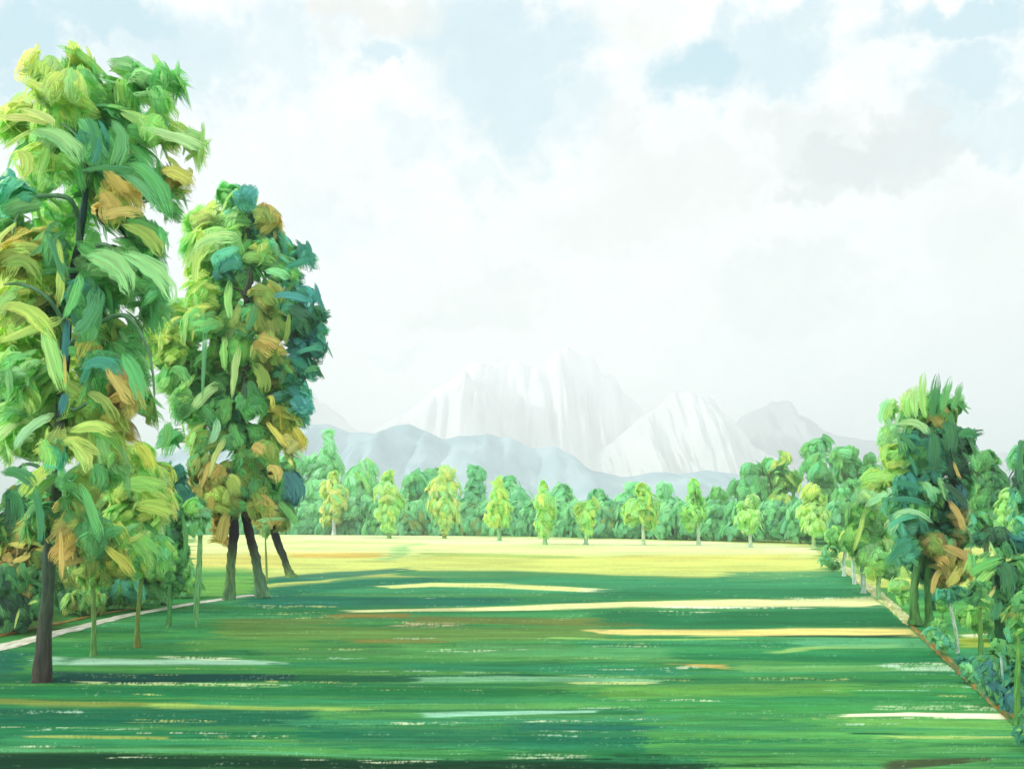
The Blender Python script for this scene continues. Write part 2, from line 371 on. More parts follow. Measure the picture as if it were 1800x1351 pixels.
def ground_mat():
    m, t, out = mat_base('turf')
    at = nd(t, 'ShaderNodeAttribute', attribute_name='Col')
    g = nd(t, 'ShaderNodeNewGeometry'); mp = nd(t, 'ShaderNodeVectorMath', operation='MULTIPLY'); mp.inputs[1].default_value = (.9, 9, 1)
    t.links.new(g.outputs['Position'], mp.inputs[0]); n = noise(t, mp.outputs[0], 1.6, 5, .7)
    cs = nd(t, 'ShaderNodeVectorMath', operation='SCALE'); t.links.new(at.outputs['Color'], cs.inputs[0])
    t.links.new(smooth(t, n.outputs['Fac'], .25, .75, .8, 1.2), cs.inputs['Scale'])
    d = nd(t, 'ShaderNodeBsdfPrincipled'); t.links.new(cs.outputs[0], d.inputs['Base Color']); d.inputs['Roughness'].default_value = .8
    d.inputs['Specular IOR Level'].default_value = .05
    bp = nd(t, 'ShaderNodeBump'); bp.inputs['Strength'].default_value = .25; bp.inputs['Distance'].default_value = .03
    t.links.new(n.outputs['Fac'], bp.inputs['Height']); t.links.new(bp.outputs[0], d.inputs['Normal'])
    t.links.new(d.outputs[0], out.inputs[0]); return m
def gridfaces(nr, nc):
    i = np.arange((nr - 1) * (nc - 1)); r, c = i // (nc - 1), i % (nc - 1); a = r * nc + c
    return np.stack([a, a + 1, a + nc + 1, a + nc], 1)
M_TURF = ground_mat()
V = np.stack([GX, GY, GZ], -1).reshape(-1, 3)
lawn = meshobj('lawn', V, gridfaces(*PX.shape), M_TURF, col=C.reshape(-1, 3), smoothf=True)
tag(lawn, 'green lawn with painted bands of sun and tree shade, pale yellow field at its far end', 'lawn', kind='structure')
gx = np.array([[-9000, -300, -.06], [9000, -300, -.06], [9000, 9000, -.06], [-9000, 9000, -.06]], float)
tag(meshobj('ground', gx, [[0, 1, 2, 3]], M_TURF, col=np.tile(A((95, 160, 95)), (4, 1))), kind='structure')

# paths: strips lying on the ground
def strip(name, line, halfw, z, pal, mat=M_SOIL, seed=0):
    n = 60; pts = np.array([P(x, y, depth(y)) for x, y in line]); t = np.linspace(0, 1, len(line)); q = np.linspace(0, 1, n)
    c = np.stack([np.interp(q, t, pts[:, k]) for k in range(3)], 1); c[:, 2] = z
    d = np.gradient(c, axis=0); d /= np.linalg.norm(d, axis=1)[:, None]; nrm = np.stack([-d[:, 1], d[:, 0], 0 * q], 1)
    r = np.random.default_rng(seed); hw = np.interp(q, np.linspace(0, 1, len(halfw)), halfw)
    V = []; K = []; S = []
    for j in range(5):
        o = (j - 2) / 2; jit = r.normal(0, .12, n) * (1 if j in (0, 4) else 0) * hw
        V.append(c + nrm * (hw * o + jit)[:, None] + np.array([0, 0, .035 if 0 < j < 4 else 0.0]))
        K.append(np.array([A(pal[r.integers(len(pal))], r.uniform(.9, 1.1)) for _ in range(n)])); S.append(np.stack([q * 6, np.full(n, j / 4), np.full(n, seed)], 1))
    V = np.stack(V, 1).reshape(-1, 3); K = np.stack(K, 1).reshape(-1, 3); S = np.stack(S, 1).reshape(-1, 3)
    return meshobj(name, V, gridfaces(n, 5)[:, ::-1], mat, col=K, sv=S)
WH = [(238, 236, 220), (225, 228, 205), (245, 240, 225), (215, 215, 180)]
ER = [(176, 132, 62), (160, 120, 58), (190, 150, 80), (140, 120, 60), (96, 140, 72)]
tag(strip('path', [(-150, 1168), (0, 1138), (110, 1110), (220, 1082), (330, 1062), (440, 1046)], [.62, .42, .32, .30, .32], .012, WH, seed=1), 'narrow whitish path running under the left trees', 'path', kind='structure')
tag(strip('path', [(-150, 1148), (0, 1117), (110, 1094), (190, 1077), (250, 1068)], [.30, .2, .15, .08], .02, ER, seed=2), 'reddish earth border along the left path', 'path', kind='structure')
tag(strip('path', [(1442, 968), (1500, 1010), (1560, 1058), (1605, 1100)], [.5, .35, .3, .2], .012, [(225, 228, 170), (200, 205, 120), (190, 200, 130)], seed=3), 'pale yellow far end of the right path', 'path', kind='structure')
tag(strip('path', [(1598, 1096), (1640, 1136), (1690, 1180), (1740, 1228), (1800, 1280), (1900, 1370)], [.08, .12, .14, .13, .12, .16], .02, ER + [(60, 130, 75)], seed=4), 'thin brown earth edge of the right path', 'path', kind='structure')

# ------------------------------------------------------------------ foliage: curved brush-like sprays of leaves
NU, NV = 9, 5
UU = np.linspace(0, 1, NU); VV = np.linspace(-1, 1, NV)
PROF = np.clip(1 - np.abs(2 * UU - 1) ** 3.2, 0, 1) ** .55 * (.85 + .3 * UU)
_f = gridfaces(NU, NV)
def sprays(p0, t0, nrm, length, width, bend, c0, c1, soft=None):
    """n curved sprays; each bends from t0 by the vector bend; returns V, F, col, sv"""
    n = len(p0); u = UU[None, :, None]
    t0 = t0 / np.linalg.norm(t0, axis=1)[:, None]
    ctr = p0[:, None, :] + t0[:, None, :] * (u - .5) * length[:, None, None] + bend[:, None, :] * ((u - .5) ** 2 * 2 - .2) * length[:, None, None]
    tan = t0[:, None, :] + bend[:, None, :] * (u - .5) * 4
    tan /= np.linalg.norm(tan, axis=2)[..., None]
    nn = nrm[:, None, :] - (nrm[:, None, :] * tan).sum(2)[..., None] * tan
    nn /= np.maximum(np.linalg.norm(nn, axis=2)[..., None], 1e-6)
    bi = np.cross(tan, nn)
    hw = (width[:, None] * PROF[None]) / 2
    jit = 1 + rng.normal(0, .10, (n, NU, 2)); 
    v = VV[None, None, :]
    asym = np.where(v < 0, jit[:, :, :1], jit[:, :, 1:])
    V = ctr[:, :, None, :] + bi[:, :, None, :] * (hw[:, :, None] * v * asym)[..., None] - nn[:, :, None, :] * (hw[:, :, None] * .45 * v ** 2)[..., None]
    F_ = (_f[None] + (np.arange(n) * NU * NV)[:, None, None]).reshape(-1, 4)
    g = UU[None, :, None, None]
    col = np.broadcast_to(c0[:, None, None, :] * (1 - g) + c1[:, None, None, :] * g, (n, NU, NV, 3))
    sv = np.empty((n, NU, NV, 3)); sv[..., 0] = UU[None, :, None]; sv[..., 1] = (VV[None, None, :] + 1) / 2; sv[..., 2] = (rng.random(n) * 90)[:, None, None]
    if soft is None: soft = nrm
    up_ = soft[:, None, None, :] + bi[:, :, None, :] * (v * .25)[..., None] + np.zeros((n, NU, NV, 3)); up_ = up_ / np.linalg.norm(up_, axis=3)[..., None]
    return V.reshape(-1, 3), F_, col.reshape(-1, 3), sv.reshape(-1, 3), up_.reshape(-1, 3)
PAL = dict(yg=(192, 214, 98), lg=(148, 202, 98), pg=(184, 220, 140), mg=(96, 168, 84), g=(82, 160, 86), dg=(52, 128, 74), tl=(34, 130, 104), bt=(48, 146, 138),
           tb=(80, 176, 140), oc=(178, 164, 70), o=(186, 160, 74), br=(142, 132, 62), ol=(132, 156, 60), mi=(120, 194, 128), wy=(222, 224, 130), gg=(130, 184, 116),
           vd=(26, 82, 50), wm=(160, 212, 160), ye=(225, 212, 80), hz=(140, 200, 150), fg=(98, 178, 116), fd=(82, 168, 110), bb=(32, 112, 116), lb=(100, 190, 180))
DENS, LEAFK, BLOB = 2.5, 2.05, 1.2
class Crown:
    def __init__(s, Y, axis, halfw, dab=(62, 22), seed=1, kf=1.):
        s.kf = kf; s.jit = .12 if dab[0] > 30 else .07; s.Y, s.ax, s.hw, s.dab = Y, axis, halfw, dab; s.parts = []; s.reg = []; s.r = np.random.default_rng(seed)
    def _cols(s, pal, n, jit=None):
        jit = s.jit if jit is None else jit
        ks = pal.split(); base = np.array([A(PAL[k], LEAFK * s.kf) for k in ks]); base = base * .9 + .1 * base.mean(1, keepdims=True) + .045; i = s.r.integers(0, len(ks), n); j = np.where(s.r.random(n) < .35, s.r.integers(0, len(ks), n), i)
        a = base[i] * (1 + s.r.normal(0, jit, (n, 1))) * (1 + s.r.normal(0, .05, (n, 3))); b = a * .5 + .5 * base[j] * (1 + s.r.normal(0, jit, (n, 1)))
        return tuple(np.maximum(q, .002) / np.maximum(1, q.max(1, keepdims=True) / .86) for q in (a, b))
    def blob(s, px, py, rx, ry, pal, d=None, droop=.6, dens=1., size=1., up=0., fill=False):
        """one bough: sprays spread through an ellipsoid, on every side of it"""
        s.reg.append((px, py, rx, ry, pal, d, droop, up)) if not fill else None
        k = s.Y / F; W = s.hw * k
        off = (px - s.ax) * k; room = math.sqrt(max(.15, 1 - min(1, (off / max(W, .01)) ** 2))) * W
        dd = (s.r.uniform(-.45, .45) if d is None else d) * room
        Y = s.Y + dd; k = Y / F; c = P(px, py, Y)
        rad = np.array([rx * k, (rx + ry) / 2 * k * .9, ry * k]) * BLOB
        L_, W_ = s.dab[0] * k * size, s.dab[1] * k * size
        n = max(8, int(dens * DENS * 4 * math.pi * ((rad[0] * rad[1] * rad[2]) ** (2 / 3)) / (L_ * W_)))
        q = s.r.normal(size=(n, 3)); q /= np.linalg.norm(q, axis=1)[:, None]
        rr = s.r.uniform(.35, 1.0, (n, 1)) ** .6; p = c + q * rad * rr * .92
        ax3 = P(s.ax, py, s.Y); out = p - ax3; out[:, 2] *= .35; out /= np.maximum(np.linalg.norm(out, axis=1)[:, None], .01)
        nrm = q + out * .5 + s.r.normal(0, .25, (n, 3)) + np.array([0, 0, .25])
        nrm /= np.linalg.norm(nrm, axis=1)[:, None]
        want = out * (1.0) + np.array([0, 0, -droop + up * 2]) + s.r.normal(0, .38, (n, 3)); want -= (want * nrm).sum(1)[:, None] * nrm
        bend = np.array([0, 0, -1.]) * s.r.uniform(.0, .4, (n, 1)) * (1 if not up else -.2) - nrm * .1
        ln = L_ * s.r.uniform(.55, 1.25, n); wd = W_ * s.r.uniform(.6, 1.35, n); a, b = s._cols(pal, n)
        sf = q * .25 + out * .7 + nrm * .35 + np.array([0, 0, .6]); sf /= np.linalg.norm(sf, axis=1)[:, None]
        s.parts.append(sprays(p, want, nrm, ln, wd, bend, a, b, sf))
    def strokes(s, lst, d=-.85):
        """single long sprays on the near side of the crown: (x0,y0, x1,y1, x2,y2, width, colour[, depth share])"""
        for e in lst:
            x0, y0, x1, y1, x2, y2, wd, cn = e[:8]; dd = e[8] if len(e) > 8 else d
            k = s.Y / F; W = s.hw * k; Y = s.Y + dd * W; a, m, b = P(x0, y0, Y), P(x1, y1, Y + s.r.normal(0, .03) * W), P(x2, y2, Y)
            c = (a + b) / 2; ln = np.linalg.norm(b - a); ln = max(ln, .01); bv = -(m - c) / ln
            p = m * .3 + c * .7
            nr = np.array([[s.r.normal(0, .2), -1, s.r.uniform(.1, .6)]]); nr /= np.linalg.norm(nr)
            ca, cb = s._cols(cn, 1, .05)
            s.parts.append(sprays(p[None], (b - a)[None], nr, np.array([ln * 1.08]), np.array([wd * Y / F]), bv[None], ca, cb))
    def build(s, name, parent):
        # leafage that fills in between neighbouring boughs
        seen = []
        for i, a in enumerate(s.reg):
            for b in s.reg[i + 1:]:
                dd = math.hypot(a[0] - b[0], a[1] - b[1]); reach = (a[2] + a[3] + b[2] + b[3]) / 2
                if dd < reach * 1.02 and dd > reach * .3 and max(a[2], b[2]) < 60:
                    mx, my = (a[0] + b[0]) / 2, (a[1] + b[1]) / 2
                    if all(math.hypot(mx - q[0], my - q[1]) > reach * .28 for q in seen):
                        seen.append((mx, my)); s.blob(mx, my, (a[2] + b[2]) * .34, (a[3] + b[3]) * .34, a[4] + ' ' + b[4], d=s.r.uniform(-.2, .55), dens=.7, droop=a[6], up=a[7], fill=True)
        o = 0; Vs, Fs, Cs, Ss, Ns = [], [], [], [], []
        for V, F_, c, sv, nn in s.parts: Vs.append(V); Fs.append(F_ + o); Cs.append(c); Ss.append(sv); Ns.append(nn); o += len(V)
        global TOT; TOT += o
        ob = meshobj(name, np.concatenate(Vs), np.concatenate(Fs), M_LEAF, parent, np.concatenate(Cs), np.concatenate(Ss))
        ob.data.normals_split_custom_set_from_vertices(np.concatenate(Ns)); return ob
TOT = 0
def tube(name, pts, rad, parent, cols, Y=None, seed=0, ns=9, step=None, flare=0.):
    """tapered limb; pts = (px, py[, depth offset]) at distance Y, rad in photo pixels"""
    r = np.random.default_rng(seed)
    p = np.array([P(q[0], q[1], Y + (q[2] if len(q) > 2 else 0)) for q in pts]); rr = np.array(rad, float) * Y / F
    t = np.linspace(0, 1, len(p)); m = max(14, len(p) * 5); q = np.linspace(0, 1, m)
    def cr(vals):   # smooth interpolation
        out = []; n = len(vals)
        for x in q * (n - 1):
            i = min(int(x), n - 2); f = x - i; a, b, c, d = vals[max(i - 1, 0)], vals[i], vals[i + 1], vals[min(i + 2, n - 1)]
            out.append(.5 * (2 * b + (c - a) * f + (2 * a - 5 * b + 4 * c - d) * f ** 2 + (3 * b - a - 3 * c + d) * f ** 3))
        return np.array(out)
    c = cr(p); w_ = np.maximum(cr(rr), .004)
    if flare: w_ *= 1 + flare * np.exp(-q * 16)
    cc = np.array([A(x) for x in cols]); tc_ = np.linspace(0, 1, len(cc)); K = np.stack([np.interp(q, tc_, cc[:, k]) for k in range(3)], 1)
    tan = np.gradient(c, axis=0); tan /= np.linalg.norm(tan, axis=1)[:, None]
    s1 = np.cross(tan, np.array([0, 1., 0.01])); s1 /= np.maximum(np.linalg.norm(s1, axis=1)[:, None], 1e-6); s2 = np.cross(tan, s1)
    V, S, Kc = [], [], []
    ph = np.linspace(0, 2 * math.pi, ns, endpoint=False); bump = 1 + r.normal(0, .09, (m, ns))
    for i in range(m):
        V.append(c[i] + (np.cos(ph)[:, None] * s1[i] + np.sin(ph)[:, None] * s2[i]) * (w_[i] * bump[i])[:, None])
        S.append(np.stack([np.full(ns, q[i] * m / 14), ph / 3, np.full(ns, seed * 3.7)], 1)); Kc.append(np.tile(K[i], (ns, 1)) * r.uniform(.85, 1.15, (ns, 1)))
    V = np.concatenate(V); i = np.arange((m - 1) * ns); a = i // ns * ns + i % ns; b = i // ns * ns + (i % ns + 1) % ns
    Fq = np.stack([a, b, b + ns, a + ns], 1)
    # close the ends with a tiny ring collapse
    V[:ns] = V[:ns]; V[-ns:] = c[-1] + (V[-ns:] - c[-1]) * .15
    return meshobj(name, V, Fq, M_BARK, parent, np.concatenate(Kc), np.concatenate(S))
def root(name, px, py, label, cat, group=None, Y=None):
    Y = Y or depth(py); loc = P(px, py, Y); loc[2] = 0
    o = empty(name, loc.tolist()); tag(o, label, cat, group); return o, Y

# ================================================================== LEFT: the tall front tree
BK = [(66, 58, 52), (78, 98, 80), (78, 94, 84), (62, 60, 66), (36, 76, 76), (70, 110, 84)]
t1, Y1 = root('leafy_tree', 75, 1197, 'tallest tree at the left, slim dark trunk on the lawn, feathery yellow-green crown', 'tree', 'trees along the left path')
tube('trunk', [(74, 1200), (78, 1120), (84, 1040), (88, 960), (97, 880), (103, 800), (108, 700), (116, 600), (122, 520), (138, 430), (150, 340), (158, 240), (150, 150)],
     [14.5, 11, 10, 10.5, 10, 9, 8.5, 8, 7, 6, 5, 4, 2], t1, BK, Y1, 1, 11, flare=.25)
for i, (pts, rd) in enumerate((
        ([(138, 430), (136, 380), (122, 350), (90, 344), (55, 350), (30, 380), (22, 420)], [7, 6, 6, 5, 4, 3, 2]),
        ([(136, 440), (160, 436), (186, 430), (210, 450), (240, 490)], [6, 5, 4, 4, 2]),
        ([(112, 620), (140, 590), (190, 560), (225, 558), (255, 600), (268, 650), (272, 700)], [7, 6, 5, 5, 4, 3, 2]),
        ([(120, 610), (108, 560), (80, 520), (40, 500), (5, 500)], [8, 6, 5, 4, 2]),
        ([(102, 850), (120, 836), (150, 826), (180, 815)], [6, 5, 4, 2]),
        ([(112, 835), (140, 850), (160, 880), (180, 920)], [5, 4, 3, 2]),
        ([(98, 870), (80, 830), (50, 815), (20, 830)], [5, 5, 4, 3]),
        ([(152, 330), (150, 290), (135, 240), (105, 215)], [5, 4, 3, 2]),
        ([(110, 700), (130, 720), (170, 700), (210, 705)], [6, 5, 3, 2]))):
    rd = [v * .75 for v in rd]
    tube('branch', [(a, b, (-.8 if i != 6 else .3) * min(1, j / 2)) for j, (a, b) in enumerate(pts)], rd, t1, [(100, 140, 112), (124, 168, 124)], Y1, 20 + i, 7)
c = Crown(Y1, 130, 190, (82, 29), 11, 1.12)
for e in (
    (70, 125, 32, 24, 'yg wy pg', None), (142, 122, 34, 26, 'yg lg wy', None), (100, 158, 55, 22, 'pg lg yg', None), (160, 160, 40, 30, 'lg mg', None), (235, 142, 30, 24, 'lg mg gg', None), (265, 140, 30, 16, 'gg mg', None),
    (302, 146, 18, 12, 'mg lg', None), (278, 178, 17, 22, 'lg gg', None), (32, 200, 36, 14, 'yg wy lg', None), (110, 200, 46, 24, 'lg yg', None), (205, 190, 38, 36, 'mg g lg', None), (95, 232, 40, 20, 'lg gg', None), (35, 225, 30, 12, 'yg lg', None),
    (166, 250, 24, 42, 'dg tl g', -.5), (212, 238, 30, 42, 'g mg', None), (262, 232, 30, 24, 'lg mg', None), (305, 242, 30, 16, 'lg yg', None), (342, 252, 20, 12, 'pg yg', None), (60, 280, 36, 26, 'yg lg', None), (120, 285, 26, 32, 'lg gg', None),
    (182, 305, 44, 26, 'g mg', None), (255, 300, 28, 36, 'g mg', None), (290, 350, 15, 32, 'g mg', None), (312, 312, 25, 18, 'oc wy', None), (222, 332, 32, 16, 'o oc', -.7), (198, 368, 34, 15, 'o oc ol', -.7), (165, 345, 18, 30, 'g dg', None),
    (228, 392, 40, 22, 'g mg ol', None), (262, 420, 28, 22, 'g mg', None), (18, 345, 30, 28, 'tb tl gg', None), (14, 400, 22, 30, 'tb mg ol', None), (10, 330, 14, 14, 'bt', None),
    (20, 450, 40, 34, 'yg ol oc', None), (62, 425, 36, 17, 'oc yg ol', None), (96, 440, 15, 46, 'g dg', -.3), (70, 480, 26, 24, 'yg lg', None), (182, 468, 42, 32, 'gg mg', None), (236, 460, 40, 28, 'gg g', None), (262, 500, 34, 26, 'g mg', None),
    (200, 512, 40, 22, 'gg mg', None), (272, 545, 24, 14, 'g gg', None), (30, 535, 46, 32, 'yg lg ol', None), (85, 535, 20, 40, 'g yg', None), (148, 530, 26, 38, 'dg tl g', -.6), (22, 592, 44, 20, 'yg lg', None), (82, 600, 28, 46, 'yg lg', None),
    (172, 582, 42, 16, 'mg ol', None), (215, 584, 38, 16, 'ol mg', None), (150, 620, 20, 24, 'oc mg', None), (180, 642, 32, 22, 'tl dg g', -.6), (226, 632, 34, 42, 'mg gg g', None), (178, 678, 26, 24, 'g mg', None), (216, 684, 24, 26, 'o oc', -.6),
    (28, 655, 38, 34, 'mg lg gg', None), (10, 700, 30, 36, 'g gg', None), (84, 690, 44, 34, 'lg yg', None), (248, 712, 22, 26, 'ol mg gg', None), (142, 712, 34, 28, 'yg lg', None), (190, 722, 32, 28, 'yg ol', None), (240, 660, 16, 26, 'g gg', None),
    (40, 760, 44, 30, 'pg lg', None), (105, 770, 52, 34, 'yg lg wy', None), (172, 774, 36, 30, 'yg ol lg', None), (98, 790, 14, 18, 'tb ol', -.8), (208, 752, 18, 18, 'oc ye', None),
    (12, 790, 26, 22, 'lg gg', None), (150, 848, 40, 22, 'g ol', None), (196, 826, 30, 26, 'mg gg', None), (70, 846, 28, 16, 'yg g', None), (72, 905, 15, 40, 'g dg', None), (60, 930, 26, 34, 'o oc ol', None), (132, 905, 30, 34, 'ol g oc', None),
    (118, 960, 10, 40, 'o br', -.3), (130, 950, 26, 30, 'o ol', None), (160, 930, 24, 26, 'ol g', None)):
    c.blob(*e[:5], d=e[5])
for e in ((120, 300, 80, 120, 'lg mg g'), (110, 520, 90, 120, 'lg yg mg'), (110, 720, 90, 90, 'lg yg ol')): c.blob(*e, d=.75, dens=.5)
c.strokes([(55, 230, 120, 225, 138, 290, 34, 'lg gg'), (90, 225, 95, 200, 30, 190, 18, 'wy yg'), (0, 205, 50, 200, 90, 215, 20, 'yg wy'), (5, 262, 30, 235, 65, 225, 14, 'yg'),
    (250, 225, 320, 235, 362, 262, 24, 'pg yg'), (225, 290, 275, 290, 300, 390, 30, 'g'), (190, 300, 250, 300, 280, 380, 20, 'g mg'), (150, 205, 180, 230, 160, 300, 22, 'dg tl'), (170, 240, 172, 260, 158, 290, 16, 'tl bb'),
    (195, 210, 230, 240, 195, 300, 26, 'g mg'), (30, 265, 60, 280, 30, 320, 26, 'yg'), (140, 300, 200, 285, 240, 300, 18, 'g dg'), (175, 385, 215, 355, 255, 380, 24, 'o oc'), (285, 300, 310, 290, 340, 325, 30, 'oc'),
    (215, 395, 270, 400, 280, 450, 30, 'g ol'), (150, 450, 210, 440, 225, 520, 44, 'gg'), (215, 445, 290, 470, 300, 530, 36, 'gg g'), (100, 420, 110, 470, 100, 540, 16, 'yg ye'), (85, 415, 100, 440, 118, 500, 18, 'dg g'),
    (0, 470, 50, 430, 70, 500, 26, 'yg ol'), (0, 540, 60, 520, 95, 600, 34, 'yg lg'), (0, 600, 60, 570, 110, 560, 22, 'yg'), (75, 570, 95, 640, 110, 690, 34, 'yg lg'), (125, 585, 160, 560, 170, 500, 36, 'dg tl'), (110, 560, 130, 520, 140, 480, 22, 'g mg'),
    (115, 640, 112, 600, 118, 560, 13, 'bb tl'), (115, 680, 113, 650, 112, 620, 6, 'o'), (140, 650, 180, 610, 215, 660, 30, 'tl dg'), (105, 730, 110, 700, 118, 690, 16, 'bb tl'), (190, 640, 210, 680, 235, 710, 26, 'o'),
    (215, 620, 240, 650, 250, 710, 30, 'gg g'), (25, 790, 40, 740, 95, 728, 24, 'pg wm'), (60, 800, 110, 745, 175, 800, 22, 'yg'), (120, 760, 170, 730, 205, 770, 26, 'yg ol'), (150, 690, 190, 690, 205, 745, 22, 'ol g'), (70, 770, 90, 800, 75, 830, 30, 'lg yg'),
    (120, 775, 150, 800, 150, 830, 30, 'wy yg'), (0, 830, 40, 820, 60, 860, 24, 'dg'), (0, 880, 35, 850, 25, 920, 26, 'dg vd'), (60, 860, 75, 900, 70, 960, 14, 'g dg'), (10, 860, 30, 880, 10, 940, 22, 'vd dg'),
    (140, 850, 160, 900, 175, 950, 22, 'ol g'), (20, 985, 35, 985, 52, 970, 14, 'o'), (105, 930, 108, 970, 107, 1020, 9, 'o br')])
c.build('crown', t1)

# the blue-green tree at the left edge, behind the front tree
tb_, Yb = root('leafy_tree', -70, 1105, 'blue-green tree cut by the left edge, showing behind the tallest tree', 'tree', 'trees along the left path')
tube('trunk', [(-70, 1108), (-66, 900), (-60, 700), (-55, 480), (-50, 330)], [14, 11, 9, 6, 3], tb_, [(80, 90, 80)], Yb, 50)
c = Crown(Yb, -60, 110, (52, 22), 12)
for e in ((-40, 340, 45, 30, 'bt tb tl'), (0, 375, 36, 34, 'tb bt gg'), (-60, 440, 60, 50, 'tb tl mg'), (20, 430, 30, 30, 'tb ol'), (-20, 520, 60, 40, 'bt mg tb'), (-70, 600, 60, 50, 'mg tl'), (0, 640, 44, 44, 'mg g gg'), (-40, 740, 60, 50, 'mg gg lg'), (-90, 850, 60, 60, 'mg g')): c.blob(*e)
c.build('crown', tb_)

# dark shrubs left of and behind the front trunk
def shrub(px, py, label, blobs, seed, dab=(40, 16), hw=60, name='shrub', group=None, stems=True, Y=None, strokes=(), up=0.):
    o, Y = root(name, px, py, label, 'shrub', group, Y)
    if stems:
        for i in range(3):
            a = (i - 1) * 10
            tube('stem', [(px + a * .2, py + 2), (px + a, py - blobs[0][3] * .9), (px + a * 1.6, py - blobs[0][3] * 1.8)], [2.5, 2, 1], o, [(90, 90, 60)], Y, seed * 5 + i, 6)
    c = Crown(Y, px, hw, dab, seed)
    for e in blobs: c.blob(*e, up=up)
    c.strokes(strokes); c.build('foliage', o); return o
shrub(20, 1112, 'very dark green bush at the left edge beyond the path', [(20, 1070, 40, 36, 'vd dg g'), (-20, 1040, 50, 50, 'dg vd'), (60, 1050, 30, 30, 'dg g'), (10, 1020, 40, 30, 'dg g oc')], 61, hw=70, strokes=[(25, 1105, 28, 1085, 34, 1070, 5, 'yg'), (50, 1062, 58, 1055, 68, 1055, 6, 'ye yg')])
shrub(30, 1075, 'dark green palm-like bush behind the left trunk', [(20, 930, 36, 46, 'dg vd g'), (60, 960, 30, 36, 'g dg oc'), (30, 990, 40, 36, 'g ol oc'), (70, 1010, 36, 30, 'g mg')], 62, hw=60, dab=(50, 14))
shrub(128, 1078, 'low dark green bush just right of the tallest trunk', [(120, 1045, 34, 26, 'dg g'), (160, 1040, 28, 18, 'dg vd g'), (110, 1015, 26, 22, 'g mg')], 63, hw=50)
shrub(185, 1046, 'teal-green bush in the shade behind the young trees', [(195, 1025, 40, 16, 'tl g tb'), (240, 1018, 40, 16, 'tl mg'), (150, 1018, 30, 18, 'mg g')], 64, hw=60, Y=52)

for i, (px_, lab, pal) in enumerate(((150, 'lime bush in the shade below the olive-crowned young tree', 'mg lg ol'), (205, 'pale lime bush beyond the white path, left of the pale crowned young tree', 'lg mg gg'), (262, 'soft pale green bush beyond the white path, below the pale crown', 'lg mi gg'), (318, 'small mint bush beyond the white path, below the narrow dark tree', 'mi lg mg'))):
    pyb = (1082, 1070, 1062, 1050)[i]
    shrub(px_, pyb, lab, [(px_ - 16, pyb - 22, 24, 18, pal), (px_ + 16, pyb - 24, 24, 20, pal), (px_, pyb - 38, 24, 18, pal)], 300 + i, dab=(34, 14), hw=36, stems=False, group='bushes beyond the left path')
# ================================================================== slim young trees by the left path
def slim(px, py, label, trunk, tcol, blobs, seed, dab=(42, 18), hw=45, group='slim young trees by the left path', strokes=(), rad=None, name='young_tree', d=-.85, Y=None, cat='tree', kf=1.):
    o, Y = root(name, px, py, label, cat, group, Y)
    rad = rad or [5] + [4] * (len(trunk) - 2) + [2]
    tube('trunk', trunk, rad, o, tcol, Y, seed, 8, flare=.4)
    c = Crown(Y, sum(b[0] for b in blobs) / len(blobs), hw, dab, seed, kf)
    for e in blobs: c.blob(*e[:5], **(e[5] if len(e) > 5 else {}))
    c.strokes(strokes, d); c.build('crown', o); return o
GT = [(104, 150, 78), (120, 160, 90), (96, 150, 88)]
slim(165, 1152, 'young tree with olive and yellow crown just right of the tallest trunk', [(164, 1153), (165, 1090), (163, 1020), (160, 950), (160, 900)], GT,
     [(150, 985, 30, 36, 'ol yg g'), (175, 960, 32, 36, 'ol g'), (205, 990, 24, 28, 'yg ye ol'), (170, 1010, 26, 22, 'ol lg'), (140, 920, 26, 26, 'o ol g'), (200, 940, 22, 24, 'yg lg')], 71,
     strokes=[(118, 900, 135, 900, 138, 940, 18, 'yg'), (185, 960, 215, 985, 235, 1015, 20, 'yg ye'), (140, 950, 160, 980, 155, 1015, 28, 'ol')])
slim(241, 1137, 'young tree with broad pale green crown, thin trunk crossing the white path', [(241, 1138), (242, 1090), (246, 1040), (250, 980), (252, 900), (250, 830)], [(120, 130, 60), (130, 190, 110)],
     [(250, 800, 22, 26, 'yg lg', dict(d=-.2)), (262, 850, 32, 34, 'lg yg pg'), (215, 860, 30, 26, 'yg lg'), (215, 915, 34, 30, 'lg yg'), (275, 890, 32, 30, 'yg lg wy'), (245, 940, 40, 34, 'lg mi pg'), (275, 975, 34, 34, 'lg mi'), (240, 985, 30, 30, 'lg mi yg'), (200, 800, 24, 22, 'yg wy')], 72, hw=60,
     strokes=[(205, 850, 250, 840, 290, 860, 34, 'yg lg'), (235, 890, 280, 880, 305, 905, 30, 'yg'), (240, 780, 258, 790, 268, 830, 24, 'yg ye'), (225, 950, 260, 940, 270, 1000, 40, 'lg mi'), (200, 940, 230, 960, 255, 930, 14, 'wy')])
slim(298, 1102, 'dark green narrow young tree in front of the pale green crown', [(296, 1102), (298, 1070), (300, 1020), (303, 960), (308, 900)], [(80, 150, 80), (90, 160, 90)],
     [(312, 905, 14, 20, 'g mg dg'), (305, 940, 16, 24, 'g dg mg'), (318, 975, 14, 26, 'g mg'), (302, 1000, 15, 24, 'mg g'), (312, 1022, 12, 18, 'mg dg'), (308, 885, 12, 16, 'lg mg')], 73, dab=(26, 10), hw=24,
     strokes=[(295, 900, 290, 930, 305, 955, 7, 'dg'), (320, 900, 332, 950, 322, 990, 8, 'mg'), (292, 955, 306, 970, 300, 1000, 6, 'ye ol'), (300, 935, 308, 930, 312, 948, 10, 'vd')])
